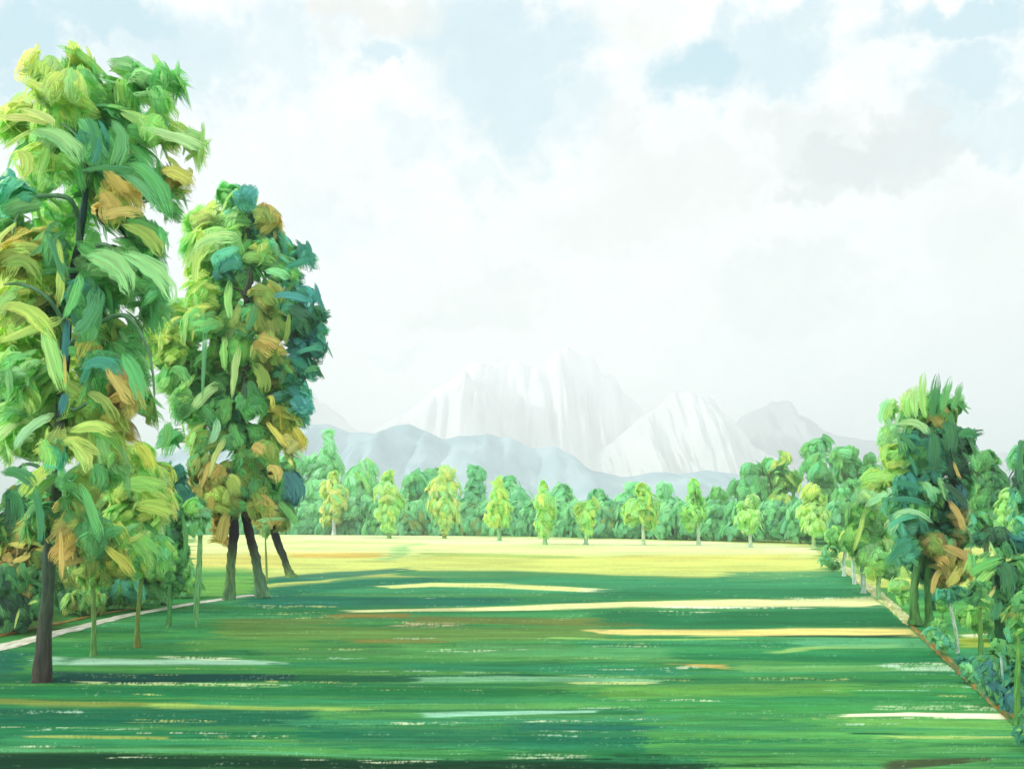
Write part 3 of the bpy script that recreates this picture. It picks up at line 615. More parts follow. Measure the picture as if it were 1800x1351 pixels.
slim(345, 1102, 'mint green slender tree with a bare drooping trunk by the white path', [(346, 1103), (345, 1060), (349, 1010), (352, 950), (353, 900)], [(110, 170, 105), (130, 190, 120), (150, 200, 130)],
     [(352, 905, 17, 17, 'mi gg'), (345, 930, 15, 12, 'mi mg'), (338, 890, 14, 14, 'mi lg')], 74, dab=(26, 12), hw=22, rad=[2.5, 5, 5, 4, 2])
slim(286, 1062, 'deep teal tree filling the gap left of the three dark trunks', [(288, 1064), (300, 1000), (305, 920), (302, 850)], [(60, 110, 80)],
     [(305, 838, 18, 22, 'tl dg'), (318, 872, 20, 24, 'tl dg bt'), (335, 900, 20, 16, 'tl g'), (300, 880, 22, 24, 'tl g'), (345, 885, 14, 14, 'tl mg')], 75, hw=34, dab=(36, 14))

slim(205, 1062, 'broad soft green tree behind the young trees, its leaves reaching almost to the grass', [(205, 1062), (207, 1000), (210, 900), (212, 820)], [(90, 120, 70)],
     [(200, 800, 34, 26, 'yg wy lg'), (170, 830, 36, 26, 'gg mg ol'), (235, 820, 34, 28, 'lg yg'), (280, 840, 26, 26, 'yg lg wy'), (165, 880, 38, 30, 'yg ol lg'), (225, 880, 38, 30, 'lg yg pg'), (285, 890, 34, 30, 'lg yg wy'), (180, 940, 40, 32, 'lg yg mi'), (240, 945, 40, 32, 'lg mi pg'), (290, 950, 30, 32, 'lg mi'),
      (150, 1000, 32, 26, 'ol mg lg'), (200, 1000, 36, 26, 'lg mi mg'), (255, 1000, 38, 26, 'mi lg'), (300, 1005, 26, 24, 'mi lg mg'), (120, 1030, 30, 20, 'ol lg mg'), (320, 1000, 18, 30, 'mi lg'), (160, 1040, 36, 16, 'mg lg'), (225, 1035, 36, 14, 'mg tb'), (285, 1035, 30, 12, 'mg mi')], 76, hw=70, dab=(44, 19), Y=36)
slim(60, 1090, 'ochre and olive tree filling the gap behind the foot of the tallest trunk', [(60, 1090), (58, 1020), (55, 950), (50, 880)], [(110, 90, 60)],
     [(40, 880, 34, 30, 'g dg ol'), (80, 870, 30, 24, 'g yg ol'), (20, 930, 30, 28, 'g ol dg'), (55, 930, 30, 28, 'o oc ol'), (90, 925, 26, 28, 'g ol yg'), (120, 900, 26, 26, 'ol oc g'), (30, 975, 32, 26, 'oc ol o'), (70, 975, 28, 24, 'mg ol'), (110, 965, 28, 28, 'o oc ol'), (150, 960, 26, 26, 'ol yg'), (40, 1020, 40, 24, 'g mg ol'), (90, 1020, 32, 24, 'g mg dg'), (135, 1010, 28, 22, 'ol yg g'), (60, 1050, 40, 18, 'dg g')], 78, hw=60, dab=(42, 17), Y=30)
# ================================================================== the clump with three dark trunks
DT = [(96, 140, 92), (120, 150, 92), (60, 60, 54), (34, 26, 32), (40, 34, 36)]
g3 = 'trees with the three dark trunks'
t2, Y2 = root('leafy_tree', 452, 1050, 'tall middle tree with teal right side, on the centre one of three dark trunks', 'tree', g3)
tube('trunk', [(462, 1050), (455, 1010), (448, 975), (440, 945), (434, 915), (430, 860), (430, 700), (432, 600), (434, 500), (436, 400), (425, 340)], [12, 8.5, 8, 8, 7.5, 7, 6, 5, 5, 4, 2], t2,
     [(100, 150, 105), (90, 120, 85), (60, 44, 46), (38, 26, 34), (70, 80, 60), (60, 50, 44), (70, 100, 60), (50, 60, 50)], Y2, 2, 10, flare=.15)
for i, (pts, rd) in enumerate((([(434, 530), (424, 512), (408, 505)], [4, 3, 2]), ([(432, 520), (440, 490), (438, 470)], [6, 5, 3]), ([(430, 720), (428, 700), (430, 680)], [6, 6, 4]),
        ([(432, 650), (470, 610), (510, 590)], [5, 4, 2]), ([(432, 640), (390, 600), (350, 590)], [5, 4, 2]))):
    tube('branch', [(a, b, -1.0 if i < 3 else -.5) for a, b in pts], rd, t2, [(60, 66, 50), (70, 90, 60)], Y2, 40 + i, 7)
c = Crown(Y2, 430, 140, (52, 24), 21, 1.12)
for e in (
    (398, 342, 18, 18, 'mi lg mg'), (432, 345, 18, 18, 'tb tl bt'), (425, 372, 24, 20, 'tl tb mg'), (342, 388, 26, 16, 'pg yg lg'), (368, 378, 14, 14, 'yg pg'), (475, 385, 20, 18, 'oc ol'), (452, 395, 22, 26, 'tl g dg'), (395, 395, 30, 20, 'pg lg'),
    (335, 430, 18, 22, 'lg mi'), (372, 425, 32, 26, 'pg yg lg'), (415, 425, 24, 26, 'lg mg'), (480, 425, 26, 24, 'tl tb'), (512, 445, 24, 16, 'tl mg'), (538, 452, 14, 12, 'tl tb'), (460, 445, 22, 22, 'mg lg yg'), (350, 475, 26, 26, 'yg lg'),
    (400, 465, 24, 22, 'bt tl tb', -.7), (495, 478, 28, 20, 'lg tb mg'), (440, 480, 20, 24, 'mg g'), (520, 490, 18, 16, 'tl tb'), (350, 520, 28, 26, 'lg yg'), (395, 515, 26, 28, 'lg mg'), (470, 520, 24, 22, 'oc ol', -.6), (508, 530, 22, 20, 'mg tb tl'),
    (525, 560, 26, 22, 'dg tl', -.2), (545, 520, 16, 18, 'bt tl'), (562, 550, 14, 14, 'tl dg'), (560, 580, 16, 14, 'tl tb'), (440, 560, 26, 28, 'dg g ol', -.5), (480, 570, 26, 26, 'mg ol'), (350, 570, 32, 28, 'lg yg mg'), (395, 570, 26, 30, 'mg lg pg'),
    (300, 590, 30, 22, 'yg lg'), (268, 585, 24, 18, 'yg lg'), (275, 625, 20, 22, 'yg lg gg'), (300, 670, 22, 24, 'lg mg'), (305, 545, 22, 18, 'gg yg'), (318, 705, 18, 20, 'mg lg'), (325, 600, 20, 18, 'pg wm yg'), (535, 605, 28, 20, 'tl bt'), (560, 612, 14, 14, 'tl'), (475, 610, 26, 20, 'o oc ol', -.6), (430, 615, 26, 26, 'mg lg'), (380, 625, 30, 28, 'mg lg yg'), (330, 640, 30, 26, 'lg mg'), (305, 625, 20, 20, 'yg'),
    (520, 645, 26, 22, 'tl bt tb'), (548, 650, 16, 14, 'tl dg'), (480, 655, 28, 26, 'ol mg oc'), (440, 665, 22, 28, 'ol g'), (390, 675, 28, 26, 'mg g'), (340, 690, 30, 26, 'mg lg g'), (525, 690, 22, 22, 'lb bt tb'), (535, 715, 16, 18, 'bt lb'), (520, 735, 14, 16, 'tl tb'),
    (480, 700, 24, 26, 'mg g lg'), (440, 715, 24, 26, 'g mg'), (395, 725, 30, 26, 'g mg tl'), (345, 735, 26, 26, 'lg mg'), (320, 720, 18, 18, 'mg'), (500, 735, 20, 24, 'ye yg'), (515, 775, 20, 20, 'ye yg wy'), (478, 760, 24, 26, 'yg mg ol'), (430, 770, 26, 28, 'g mg'),
    (385, 770, 24, 24, 'g ol'), (350, 780, 22, 24, 'ol mg lg'), (295, 770, 14, 20, 'mg g'), (470, 800, 22, 22, 'ol mg'), (430, 820, 26, 26, 'mg g ol'), (480, 840, 22, 26, 'mg g'), (440, 860, 24, 26, 'ol g mg'), (455, 890, 24, 18, 'ol oc'), (400, 840, 22, 24, 'ol g')):
    c.blob(*e[:5], d=(e[5] if len(e) > 5 else None))
for e in ((430, 480, 70, 90, 'mg lg g'), (420, 660, 80, 100, 'mg g lg')): c.blob(*e, d=.7, dens=.5)
c.strokes([(340, 440, 370, 400, 420, 420, 26, 'pg'), (345, 500, 335, 450, 370, 430, 16, 'yg'), (385, 480, 405, 450, 425, 470, 24, 'bt tl'), (465, 475, 490, 470, 510, 490, 20, 'pg mi'), (405, 560, 395, 530, 405, 490, 16, 'lg'),
    (408, 700, 410, 640, 420, 610, 14, 'wm pg'), (340, 720, 350, 690, 385, 675, 22, 'wm pg'), (365, 780, 385, 760, 380, 735, 14, 'wm'), (365, 840, 375, 800, 395, 770, 12, 'yg pg'), (400, 840, 412, 850, 408, 870, 22, 'yg ol'),
    (440, 790, 455, 780, 460, 800, 26, 'o'), (470, 830, 480, 810, 485, 850, 28, 'o oc'), (352, 860, 360, 830, 370, 810, 10, 'o'), (355, 700, 358, 620, 360, 570, 10, 'tl g'), (395, 650, 390, 620, 395, 590, 14, 'lg wy'), (430, 580, 445, 560, 450, 530, 18, 'dg vd'),
    (505, 540, 530, 545, 545, 560, 26, 'dg vd'), (520, 620, 550, 605, 570, 612, 14, 'tl'), (535, 655, 552, 640, 562, 650, 14, 'tl dg'), (470, 700, 480, 690, 478, 720, 10, 'ye'), (468, 740, 485, 760, 510, 790, 12, 'ye'), (480, 520, 510, 510, 540, 530, 16, 'bt'),
    (500, 470, 530, 455, 550, 455, 16, 'tl'), (445, 640, 470, 660, 460, 690, 26, 'ol g'), (430, 700, 432, 690, 430, 670, 8, 'vd'), (300, 650, 320, 640, 330, 680, 22, 'mg g'), (285, 790, 300, 760, 292, 740, 16, 'mg')])
c.build('crown', t2)

t3, Y3 = root('leafy_tree', 411, 1054, 'shorter olive and orange tree on the leftmost of three dark trunks', 'tree', g3)
tube('trunk', [(403, 1054), (405, 1010), (408, 970), (412, 930), (410, 880), (400, 820)], [10.5, 8, 8, 8, 6, 3], t3, [(98, 145, 100), (120, 150, 92), (44, 44, 46), (36, 26, 34), (90, 90, 60)], Y3, 3, 10, flare=.15)
c = Crown(Y3, 380, 70, (36, 18), 22)
for e in ((350, 820, 24, 26, 'ol oc mg'), (345, 862, 24, 22, 'oc ol'), (385, 880, 24, 22, 'ol yg'), (360, 895, 22, 16, 'oc ol gg'), (390, 915, 16, 16, 'o oc ol'), (388, 940, 10, 16, 'o oc'), (410, 890, 18, 18, 'ol g'), (415, 860, 22, 20, 'ol yg g'), (375, 840, 22, 24, 'ol oc')): c.blob(*e)
c.strokes([(398, 900, 392, 925, 386, 955, 24, 'o'), (345, 890, 350, 870, 345, 850, 16, 'o oc'), (400, 835, 415, 840, 412, 865, 22, 'yg ol'), (370, 870, 372, 890, 365, 900, 14, 'oc')])
c.build('crown', t3)

t4, Y4 = root('leafy_tree', 505, 1014, 'teal and orange tree on the leaning rightmost of three dark trunks', 'tree', g3)
tube('trunk', [(512, 1016), (504, 995), (496, 972), (486, 948), (480, 922), (478, 880), (485, 820)], [10, 6, 6.5, 7, 6, 4, 2], t4, [(130, 165, 90), (70, 80, 60), (48, 40, 40), (34, 26, 34), (90, 90, 60)], Y4, 4, 10, flare=.15)
c = Crown(Y4, 485, 60, (34, 17), 23)
for e in ((512, 848, 20, 18, 'tl bb bt'), (508, 872, 18, 18, 'bb tl'), (490, 850, 20, 22, 'tl mg g'), (470, 900, 26, 20, 'o oc'), (490, 920, 18, 12, 'o ol'), (458, 915, 16, 14, 'oc ol'), (500, 895, 18, 16, 'g ol'), (480, 870, 22, 22, 'mg g ol'), (505, 820, 18, 16, 'g yg ol')): c.blob(*e)
c.strokes([(500, 830, 525, 845, 520, 885, 32, 'bb bt'), (455, 905, 470, 885, 490, 900, 24, 'o'), (450, 915, 475, 908, 505, 912, 7, 'wm gg'), (490, 880, 515, 905, 525, 925, 16, 'g mg')])
c.build('crown', t4)
slim(470, 1022, 'hair-thin green sapling standing between the dark trunks', [(469, 1022), (468, 985), (466, 940)], [(150, 180, 90), (130, 160, 80)], [(466, 935, 8, 8, 'gg ol'), (470, 922, 8, 8, 'oc gg')], 77, dab=(16, 7), hw=8, rad=[2, 2, 1], name='sapling', group=None)

# ================================================================== far end: the row of small yellow-green trees
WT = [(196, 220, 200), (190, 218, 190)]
row = [
 (587, 940, 'leftmost yellow-green tree of the far row, ragged flame-like top and whitish trunk', [(586, 842, 10, 14), (580, 862, 20, 18), (597, 872, 18, 20), (588, 892, 24, 16), (582, 912, 18, 10)], 'yg wy gg', 8, (200, 215, 205)),
 (684, 946, 'second from left in the far row, teardrop crown narrowing to the field', [(680, 842, 11, 14), (680, 865, 22, 18), (692, 882, 22, 18), (680, 902, 22, 16), (682, 924, 11, 14)], 'lg yg gg pg', 3, (150, 190, 110)),
 (781, 946, 'largest tree of the far row with a knobbed yellow top', [(784, 832, 17, 14), (775, 860, 25, 18), (790, 862, 22, 18), (780, 890, 30, 20), (788, 912, 28, 10), (780, 926, 10, 12)], 'yg gg wy pg', 3, (160, 190, 110)),
 (878, 950, 'cone-shaped light green tree, fourth from left in the far row', [(876, 848, 8, 12), (878, 870, 16, 14), (878, 892, 23, 14), (876, 912, 24, 12)], 'lg yg', 3, (140, 200, 140)),
 (958, 957, 'oval tree of the far row with a bright yellow rim, fifth from left', [(954, 858, 8, 12), (957, 880, 20, 16), (962, 900, 20, 16), (956, 922, 18, 14), (958, 938, 9, 9)], 'lg gg yg', 3, (150, 200, 140)),
 (1030, 957, 'smallest tree of the far row with a notched two-lobed top', [(1045, 884, 9, 8), (1026, 895, 18, 12), (1032, 910, 18, 12), (1032, 930, 12, 7)], 'lg yg gg', 3, (160, 205, 170)),
 (1131, 958, 'wide double-crowned tree of the far row with a pale trunk', [(1130, 862, 14, 13), (1112, 896, 20, 18), (1140, 890, 20, 22), (1138, 915, 18, 16), (1110, 912, 16, 10)], 'lg gg yg', 4, (190, 218, 175)),
 (1228, 958, 'tall pear-shaped tree of the far row with a straight pale trunk', [(1219, 856, 10, 14), (1222, 880, 16, 16), (1220, 902, 22, 16), (1214, 918, 18, 10)], 'lg gg', 5, (190, 218, 180)),
 (1319, 961, 'pale yellow-green round-topped tree, second from right in the far row', [(1322, 880, 13, 10), (1310, 890, 16, 12), (1316, 910, 24, 14), (1318, 924, 20, 9)], 'lg gg pg', 4, (190, 215, 180)),
 (1430, 962, 'rightmost and palest tree of the far row, figure-eight crown', [(1424, 862, 18, 14), (1436, 880, 18, 12), (1430, 902, 28, 20), (1432, 924, 22, 12)], 'pg lg yg', 2, (170, 205, 140))]
for i, (px, py, lab, bl, pal, rd, tcol) in enumerate(row):
    slim(px, py, lab, [(px, py), (px, py - 14), (px - 1, bl[-1][1]), (bl[0][0], bl[0][1] + 6)], [tcol, tcol, (130, 170, 90)], [(a, b, e, f, pal) for a, b, e, f in bl], 100 + i, dab=(24, 10), hw=30,
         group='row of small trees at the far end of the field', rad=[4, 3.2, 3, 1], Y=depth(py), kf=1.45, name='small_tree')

# ---- the wood behind it: every tree that shows a top of its own
wood = [
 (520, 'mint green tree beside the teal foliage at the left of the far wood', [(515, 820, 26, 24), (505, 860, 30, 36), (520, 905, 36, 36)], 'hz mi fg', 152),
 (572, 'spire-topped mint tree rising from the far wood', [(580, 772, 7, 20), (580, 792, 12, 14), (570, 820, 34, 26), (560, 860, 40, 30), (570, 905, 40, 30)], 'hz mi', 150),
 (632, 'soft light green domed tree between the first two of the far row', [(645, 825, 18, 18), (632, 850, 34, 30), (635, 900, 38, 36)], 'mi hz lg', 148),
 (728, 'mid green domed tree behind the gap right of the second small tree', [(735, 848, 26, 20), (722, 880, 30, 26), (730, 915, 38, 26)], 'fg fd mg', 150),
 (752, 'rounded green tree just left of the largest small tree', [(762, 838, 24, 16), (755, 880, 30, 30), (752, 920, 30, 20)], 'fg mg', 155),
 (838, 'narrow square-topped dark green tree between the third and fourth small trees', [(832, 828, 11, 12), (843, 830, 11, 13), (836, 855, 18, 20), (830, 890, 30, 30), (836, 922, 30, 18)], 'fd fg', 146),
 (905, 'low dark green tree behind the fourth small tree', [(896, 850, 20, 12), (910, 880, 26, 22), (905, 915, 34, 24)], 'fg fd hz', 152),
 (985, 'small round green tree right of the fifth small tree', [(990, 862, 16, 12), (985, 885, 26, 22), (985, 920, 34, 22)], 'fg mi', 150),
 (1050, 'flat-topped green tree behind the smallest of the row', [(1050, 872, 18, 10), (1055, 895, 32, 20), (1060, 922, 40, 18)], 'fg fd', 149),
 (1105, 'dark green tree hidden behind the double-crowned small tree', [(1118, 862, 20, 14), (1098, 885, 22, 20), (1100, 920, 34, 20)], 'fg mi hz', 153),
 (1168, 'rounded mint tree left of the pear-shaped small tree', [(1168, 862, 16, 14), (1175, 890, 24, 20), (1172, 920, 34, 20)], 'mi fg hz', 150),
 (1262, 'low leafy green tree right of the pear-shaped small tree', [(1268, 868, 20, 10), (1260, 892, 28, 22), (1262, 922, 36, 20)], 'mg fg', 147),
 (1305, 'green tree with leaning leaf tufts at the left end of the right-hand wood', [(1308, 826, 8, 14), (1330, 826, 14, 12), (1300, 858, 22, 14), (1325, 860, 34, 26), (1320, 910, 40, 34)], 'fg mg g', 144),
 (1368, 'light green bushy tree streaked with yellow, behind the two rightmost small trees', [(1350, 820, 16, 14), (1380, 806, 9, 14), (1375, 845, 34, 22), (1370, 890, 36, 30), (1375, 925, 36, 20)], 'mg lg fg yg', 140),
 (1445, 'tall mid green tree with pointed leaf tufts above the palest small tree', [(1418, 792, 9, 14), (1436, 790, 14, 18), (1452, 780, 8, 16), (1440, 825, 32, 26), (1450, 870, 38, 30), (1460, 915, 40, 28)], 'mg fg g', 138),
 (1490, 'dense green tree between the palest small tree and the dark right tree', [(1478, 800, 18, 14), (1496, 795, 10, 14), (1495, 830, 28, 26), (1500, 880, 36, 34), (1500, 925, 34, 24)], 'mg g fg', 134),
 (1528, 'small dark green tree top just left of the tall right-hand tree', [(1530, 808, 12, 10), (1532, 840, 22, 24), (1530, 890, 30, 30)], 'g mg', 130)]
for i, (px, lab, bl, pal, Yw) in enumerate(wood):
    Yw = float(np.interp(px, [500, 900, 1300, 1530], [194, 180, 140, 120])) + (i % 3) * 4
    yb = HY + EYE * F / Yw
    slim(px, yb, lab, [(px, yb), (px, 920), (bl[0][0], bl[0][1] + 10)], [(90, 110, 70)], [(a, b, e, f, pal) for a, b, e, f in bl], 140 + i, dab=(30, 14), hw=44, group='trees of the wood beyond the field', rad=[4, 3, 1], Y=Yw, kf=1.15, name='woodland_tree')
us = [(590, 'fg mi fd', 'mid green bush just under the leftmost small tree'), (680, 'fg fd mg', 'green bush behind the second small tree'), (790, 'fg fd', 'green bush behind the largest small tree'), (880, 'fg mi', 'green bush behind the cone-shaped small tree'), (958, 'fd fg', 'green bush behind the small tree with the yellow rim'), (1035, 'fg fd', 'green bush behind the smallest of the row'), (1130, 'fd fg mi', 'green bush behind the double-crowned small tree'), (1225, 'fg fd', 'green bush behind the pear-shaped small tree'), (1320, 'fd fg g', 'green bush behind the round-topped small tree'), (1425, 'g fd fg', 'green bush behind the palest small tree'), (545, 'fd mi', 'mint undergrowth bush left of the first small tree'), (630, 'fd fg', 'green bush between first and second small trees'), (722, 'ol fg fg fd', 'olive-tinged bush right of the second small tree'), (748, 'ol fg fg fd fg', 'brownish bush left of the largest small tree'),
      (832, 'ol fg fg fd', 'brown-tinged bush between third and fourth small trees'), (920, 'fd fg', 'dark green bush between fourth and fifth small trees'), (1000, 'mi fg', 'pale mint bush between fifth and smallest trees'), (1075, 'ol fg fd fd fd', 'olive-brown bush right of the smallest tree'),
      (1180, 'fd mi fg', 'green bush between double-crowned and pear-shaped trees'), (1272, 'fd g mi', 'green bush between pear-shaped and round-topped trees'), (1372, 'tl fd g', 'deep green bush between the two rightmost small trees'), (1480, 'g fg mg', 'mid green bush right of the palest small tree'), (500, 'fg fd', 'green bush beside the rightmost dark trunk'), (420, 'mi fd', 'mint green bush seen between the dark trunks'), (365, 'mi fg', 'mint green bush left of the dark trunks'), (1560, 'g tl', 'dark green bush behind the tall right-hand tree'), (1650, 'g fg', 'dark green bush right of the orange foliage')]
for i, (px, pal, lab) in enumerate(us):
    Yw = float(np.interp(px, [360, 500, 900, 1300, 1480, 1650], [178, 179, 166, 130, 115, 110]))
    shrub(px, HY + EYE * F / Yw, lab, [(px, 926, 38, 22, pal), (px - 24, 930, 28, 16, 'fd g fg' if px > 1300 else 'fd fg'), (px + 26, 928, 30, 16, pal), (px + 8, 902, 32, 20, pal), (px - 20, 898, 26, 18, 'fg mi')], 170 + i, dab=(26, 11), hw=40, group='bushes under the far wood', stems=False, Y=Yw)

# ================================================================== RIGHT: the tall dark tree and its neighbours
tr, Yr = root('leafy_tree', 1618, 1100, 'tall dark green right-hand tree with upright leaf tufts and an orange patch', 'tree', 'trees along the right path')
tube('trunk', [(1608, 1096), (1606, 1050), (1612, 1000), (1630, 940), (1640, 850), (1640, 760), (1635, 690)], [9, 7, 7, 7, 6, 4, 2], tr, [(92, 150, 78), (80, 130, 78), (50, 90, 60)], Yr, 5, 9, flare=.4)
tube('trunk', [(1634, 1102), (1632, 1060), (1630, 1010), (1634, 960), (1640, 900)], [8, 6, 6, 6, 4], tr, [(92, 150, 78), (70, 130, 76)], Yr, 6, 9, flare=.4)
c = Crown(Yr, 1625, 100, (44, 17), 31)
for e in ((1628, 705, 12, 14, 'mg lg'), (1646, 705, 10, 14, 'g mg'), (1666, 712, 12, 12, 'mg g'), (1684, 716, 9, 10, 'g mg'), (1600, 708, 14, 13, 'pg lg')): c.blob(*e, up=1.)
for e in (
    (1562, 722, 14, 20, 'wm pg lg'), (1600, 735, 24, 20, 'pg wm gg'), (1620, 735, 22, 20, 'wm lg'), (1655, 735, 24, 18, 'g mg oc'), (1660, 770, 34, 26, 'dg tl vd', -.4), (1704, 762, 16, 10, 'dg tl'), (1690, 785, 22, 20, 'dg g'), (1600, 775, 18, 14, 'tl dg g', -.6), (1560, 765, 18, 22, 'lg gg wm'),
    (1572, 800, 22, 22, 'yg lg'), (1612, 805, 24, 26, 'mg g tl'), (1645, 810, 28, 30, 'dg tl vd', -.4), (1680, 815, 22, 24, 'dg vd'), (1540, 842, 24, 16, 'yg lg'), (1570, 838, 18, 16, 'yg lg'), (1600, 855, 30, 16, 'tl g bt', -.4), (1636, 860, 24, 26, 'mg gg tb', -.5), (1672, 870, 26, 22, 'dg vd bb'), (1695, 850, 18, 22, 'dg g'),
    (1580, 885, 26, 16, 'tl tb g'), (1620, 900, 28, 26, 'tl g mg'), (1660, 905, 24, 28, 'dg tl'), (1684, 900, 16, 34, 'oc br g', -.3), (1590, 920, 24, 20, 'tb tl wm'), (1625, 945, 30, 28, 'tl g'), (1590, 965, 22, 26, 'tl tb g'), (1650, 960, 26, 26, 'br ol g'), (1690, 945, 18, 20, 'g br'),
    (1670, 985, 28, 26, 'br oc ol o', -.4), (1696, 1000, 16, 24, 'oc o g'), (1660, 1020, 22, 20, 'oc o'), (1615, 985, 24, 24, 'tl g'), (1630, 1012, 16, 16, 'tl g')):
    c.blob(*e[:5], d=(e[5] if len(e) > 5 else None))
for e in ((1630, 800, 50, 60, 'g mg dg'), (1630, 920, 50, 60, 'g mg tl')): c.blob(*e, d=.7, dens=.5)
c.strokes([(1628, 735, 1618, 700, 1626, 655, 15, 'mg lg'), (1638, 735, 1644, 700, 1649, 655, 16, 'g dg'), (1655, 725, 1662, 700, 1672, 662, 16, 'mg'), (1674, 720, 1684, 700, 1692, 672, 14, 'g mg'), (1610, 735, 1606, 700, 1610, 676, 14, 'pg lg'), (1550, 745, 1552, 715, 1562, 700, 16, 'pg wm'), (1556, 740, 1560, 715, 1572, 706, 18, 'wm lg'), (1592, 705, 1600, 690, 1598, 682, 10, 'oc pg'),
    (1580, 745, 1615, 730, 1635, 765, 16, 'wm pg'), (1578, 762, 1600, 768, 1612, 795, 14, 'dg tl'), (1595, 768, 1612, 762, 1618, 775, 9, 'tl'), (1598, 800, 1608, 815, 1612, 840, 7, 'tl g'), (1565, 850, 1600, 842, 1630, 866, 13, 'tl bt'), (1562, 880, 1600, 868, 1632, 890, 12, 'tl tb'),
    (1560, 930, 1580, 905, 1620, 905, 12, 'tl tb'), (1570, 905, 1610, 885, 1640, 920, 10, 'wm tb'), (1655, 850, 1690, 860, 1700, 895, 16, 'vd bb'), (1668, 880, 1690, 900, 1696, 935, 16, 'o'), (1640, 760, 1648, 790, 1642, 830, 24, 'vd dg'), (1672, 745, 1680, 770, 1670, 800, 26, 'dg vd'),
    (1685, 770, 1700, 755, 1718, 765, 18, 'tl dg'), (1560, 990, 1580, 960, 1612, 948, 18, 'tl g'), (1655, 960, 1690, 965, 1714, 992, 16, 'o br'), (1700, 990, 1710, 975, 1700, 960, 8, 'br'), (1640, 1045, 1640, 1020, 1655, 1000, 12, 'o br'), (1665, 1030, 1680, 1015, 1690, 990, 18, 'oc o'), (1515, 845, 1540, 828, 1570, 838, 22, 'yg lg'), (1676, 810, 1682, 830, 1690, 842, 6, 'o')])
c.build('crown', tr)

slim(1520, 1042, 'light green tree with whitish trunk stems where the right path begins', [(1518, 1042), (1517, 1015), (1515, 985), (1520, 930), (1530, 880)], [(200, 225, 205), (170, 210, 160), (120, 180, 100)],
     [(1535, 875, 28, 22, 'pg wm gg'), (1560, 905, 26, 24, 'wm lg gg'), (1510, 905, 26, 24, 'lg gg mg'), (1540, 940, 34, 26, 'lg wm mg'), (1500, 945, 26, 24, 'lg mg'), (1560, 965, 24, 26, 'pg lg'), (1525, 975, 26, 20, 'lg gg'), (1575, 875, 20, 20, 'wm gg')], 32, hw=60, dab=(36, 15), group='trees along the right path', rad=[4, 4, 4, 3, 2],
     strokes=[(1520, 890, 1550, 870, 1575, 860, 14, 'wm'), (1555, 930, 1575, 900, 1600, 905, 16, 'wm pg'), (1500, 970, 1515, 930, 1520, 900, 10, 'yg lg'), (1560, 990, 1570, 960, 1600, 940, 16, 'pg lg')])
slim(1486, 1012, 'first of the thin whitish stems at the far end of the right path', [(1484, 1012), (1483, 990), (1487, 965), (1490, 935)], [(205, 228, 210), (180, 215, 180)], [(1485, 950, 22, 16, 'lg mi gg'), (1468, 940, 18, 16, 'lg mg'), (1460, 968, 16, 10, 'mg mi')], 33, hw=26, dab=(22, 10), group='trees along the right path', rad=[3, 3, 3, 1.5])
slim(1501, 1026, 'second thin whitish stem, forked, near the far end of the right path', [(1502, 1026), (1500, 1000), (1498, 975), (1500, 945)], [(205, 230, 215), (190, 220, 190)], [(1505, 958, 18, 14, 'lg gg'), (1492, 945, 16, 14, 'yg lg'), (1515, 965, 12, 12, 'gg mi')], 34, hw=24, dab=(22, 10), group='trees along the right path', rad=[3, 3, 2.5, 1.5])
slim(1546, 1054, 'pale stemmed green tree just left of the tall right-hand tree', [(1545, 1054), (1544, 1030), (1546, 1000), (1550, 960)], [(150, 200, 140), (140, 190, 120)], [(1548, 985, 22, 20, 'lg mg gg'), (1565, 1000, 18, 16, 'gg mg'), (1535, 1005, 14, 14, 'lg yg')], 35, hw=30, dab=(28, 12), group='trees along the right path')
# trees on the far right
slim(1735, 1012, 'dark green bushy tree behind the tall right-hand tree', [(1735, 1012), (1733, 940), (1735, 870), (1738, 810)], [(90, 110, 70)],
     [(1722, 808, 14, 16, 'mg g'), (1742, 805, 12, 14, 'mg g'), (1728, 835, 30, 24, 'g mg dg'), (1750, 850, 22, 22, 'g dg'), (1725, 875, 30, 26, 'g mg dg'), (1740, 910, 34, 24, 'g mg tb'), (1720, 940, 26, 18, 'tl g')], 36, hw=46, dab=(32, 13), group='trees on the far right')
slim(1785, 1020, 'pale green cone-shaped tree near the right edge', [(1782, 1020), (1780, 960), (1776, 900), (1772, 870)], [(120, 170, 100)],
     [(1770, 872, 9, 14, 'pg lg'), (1768, 895, 16, 18, 'lg pg gg'), (1772, 920, 22, 18, 'pg gg lg'), (1790, 930, 20, 22, 'tb mg'), (1775, 950, 24, 18, 'mg g')], 37, hw=26, dab=(28, 12), group='trees on the far right')
slim(1825, 1060, 'tree with mint and very dark leaves cut off by the right edge', [(1825, 1060), (1822, 960), (1815, 850), (1808, 780)], [(80, 100, 70)],
     [(1785, 805, 13, 20, 'tb mi'), (1805, 800, 16, 26, 'dg vd g'), (1798, 845, 18, 24, 'dg vd'), (1790, 870, 16, 18, 'mi tb'), (1830, 830, 30, 50, 'g dg'), (1810, 900, 28, 26, 'tb mg g'), (1830, 950, 30, 30, 'mg g'), (1800, 925, 20, 18, 'bt tb g')], 38, hw=46, dab=(36, 14), group='trees on the far right', strokes=[(1800, 770, 1790, 820, 1800, 860, 16, 'vd dg')])
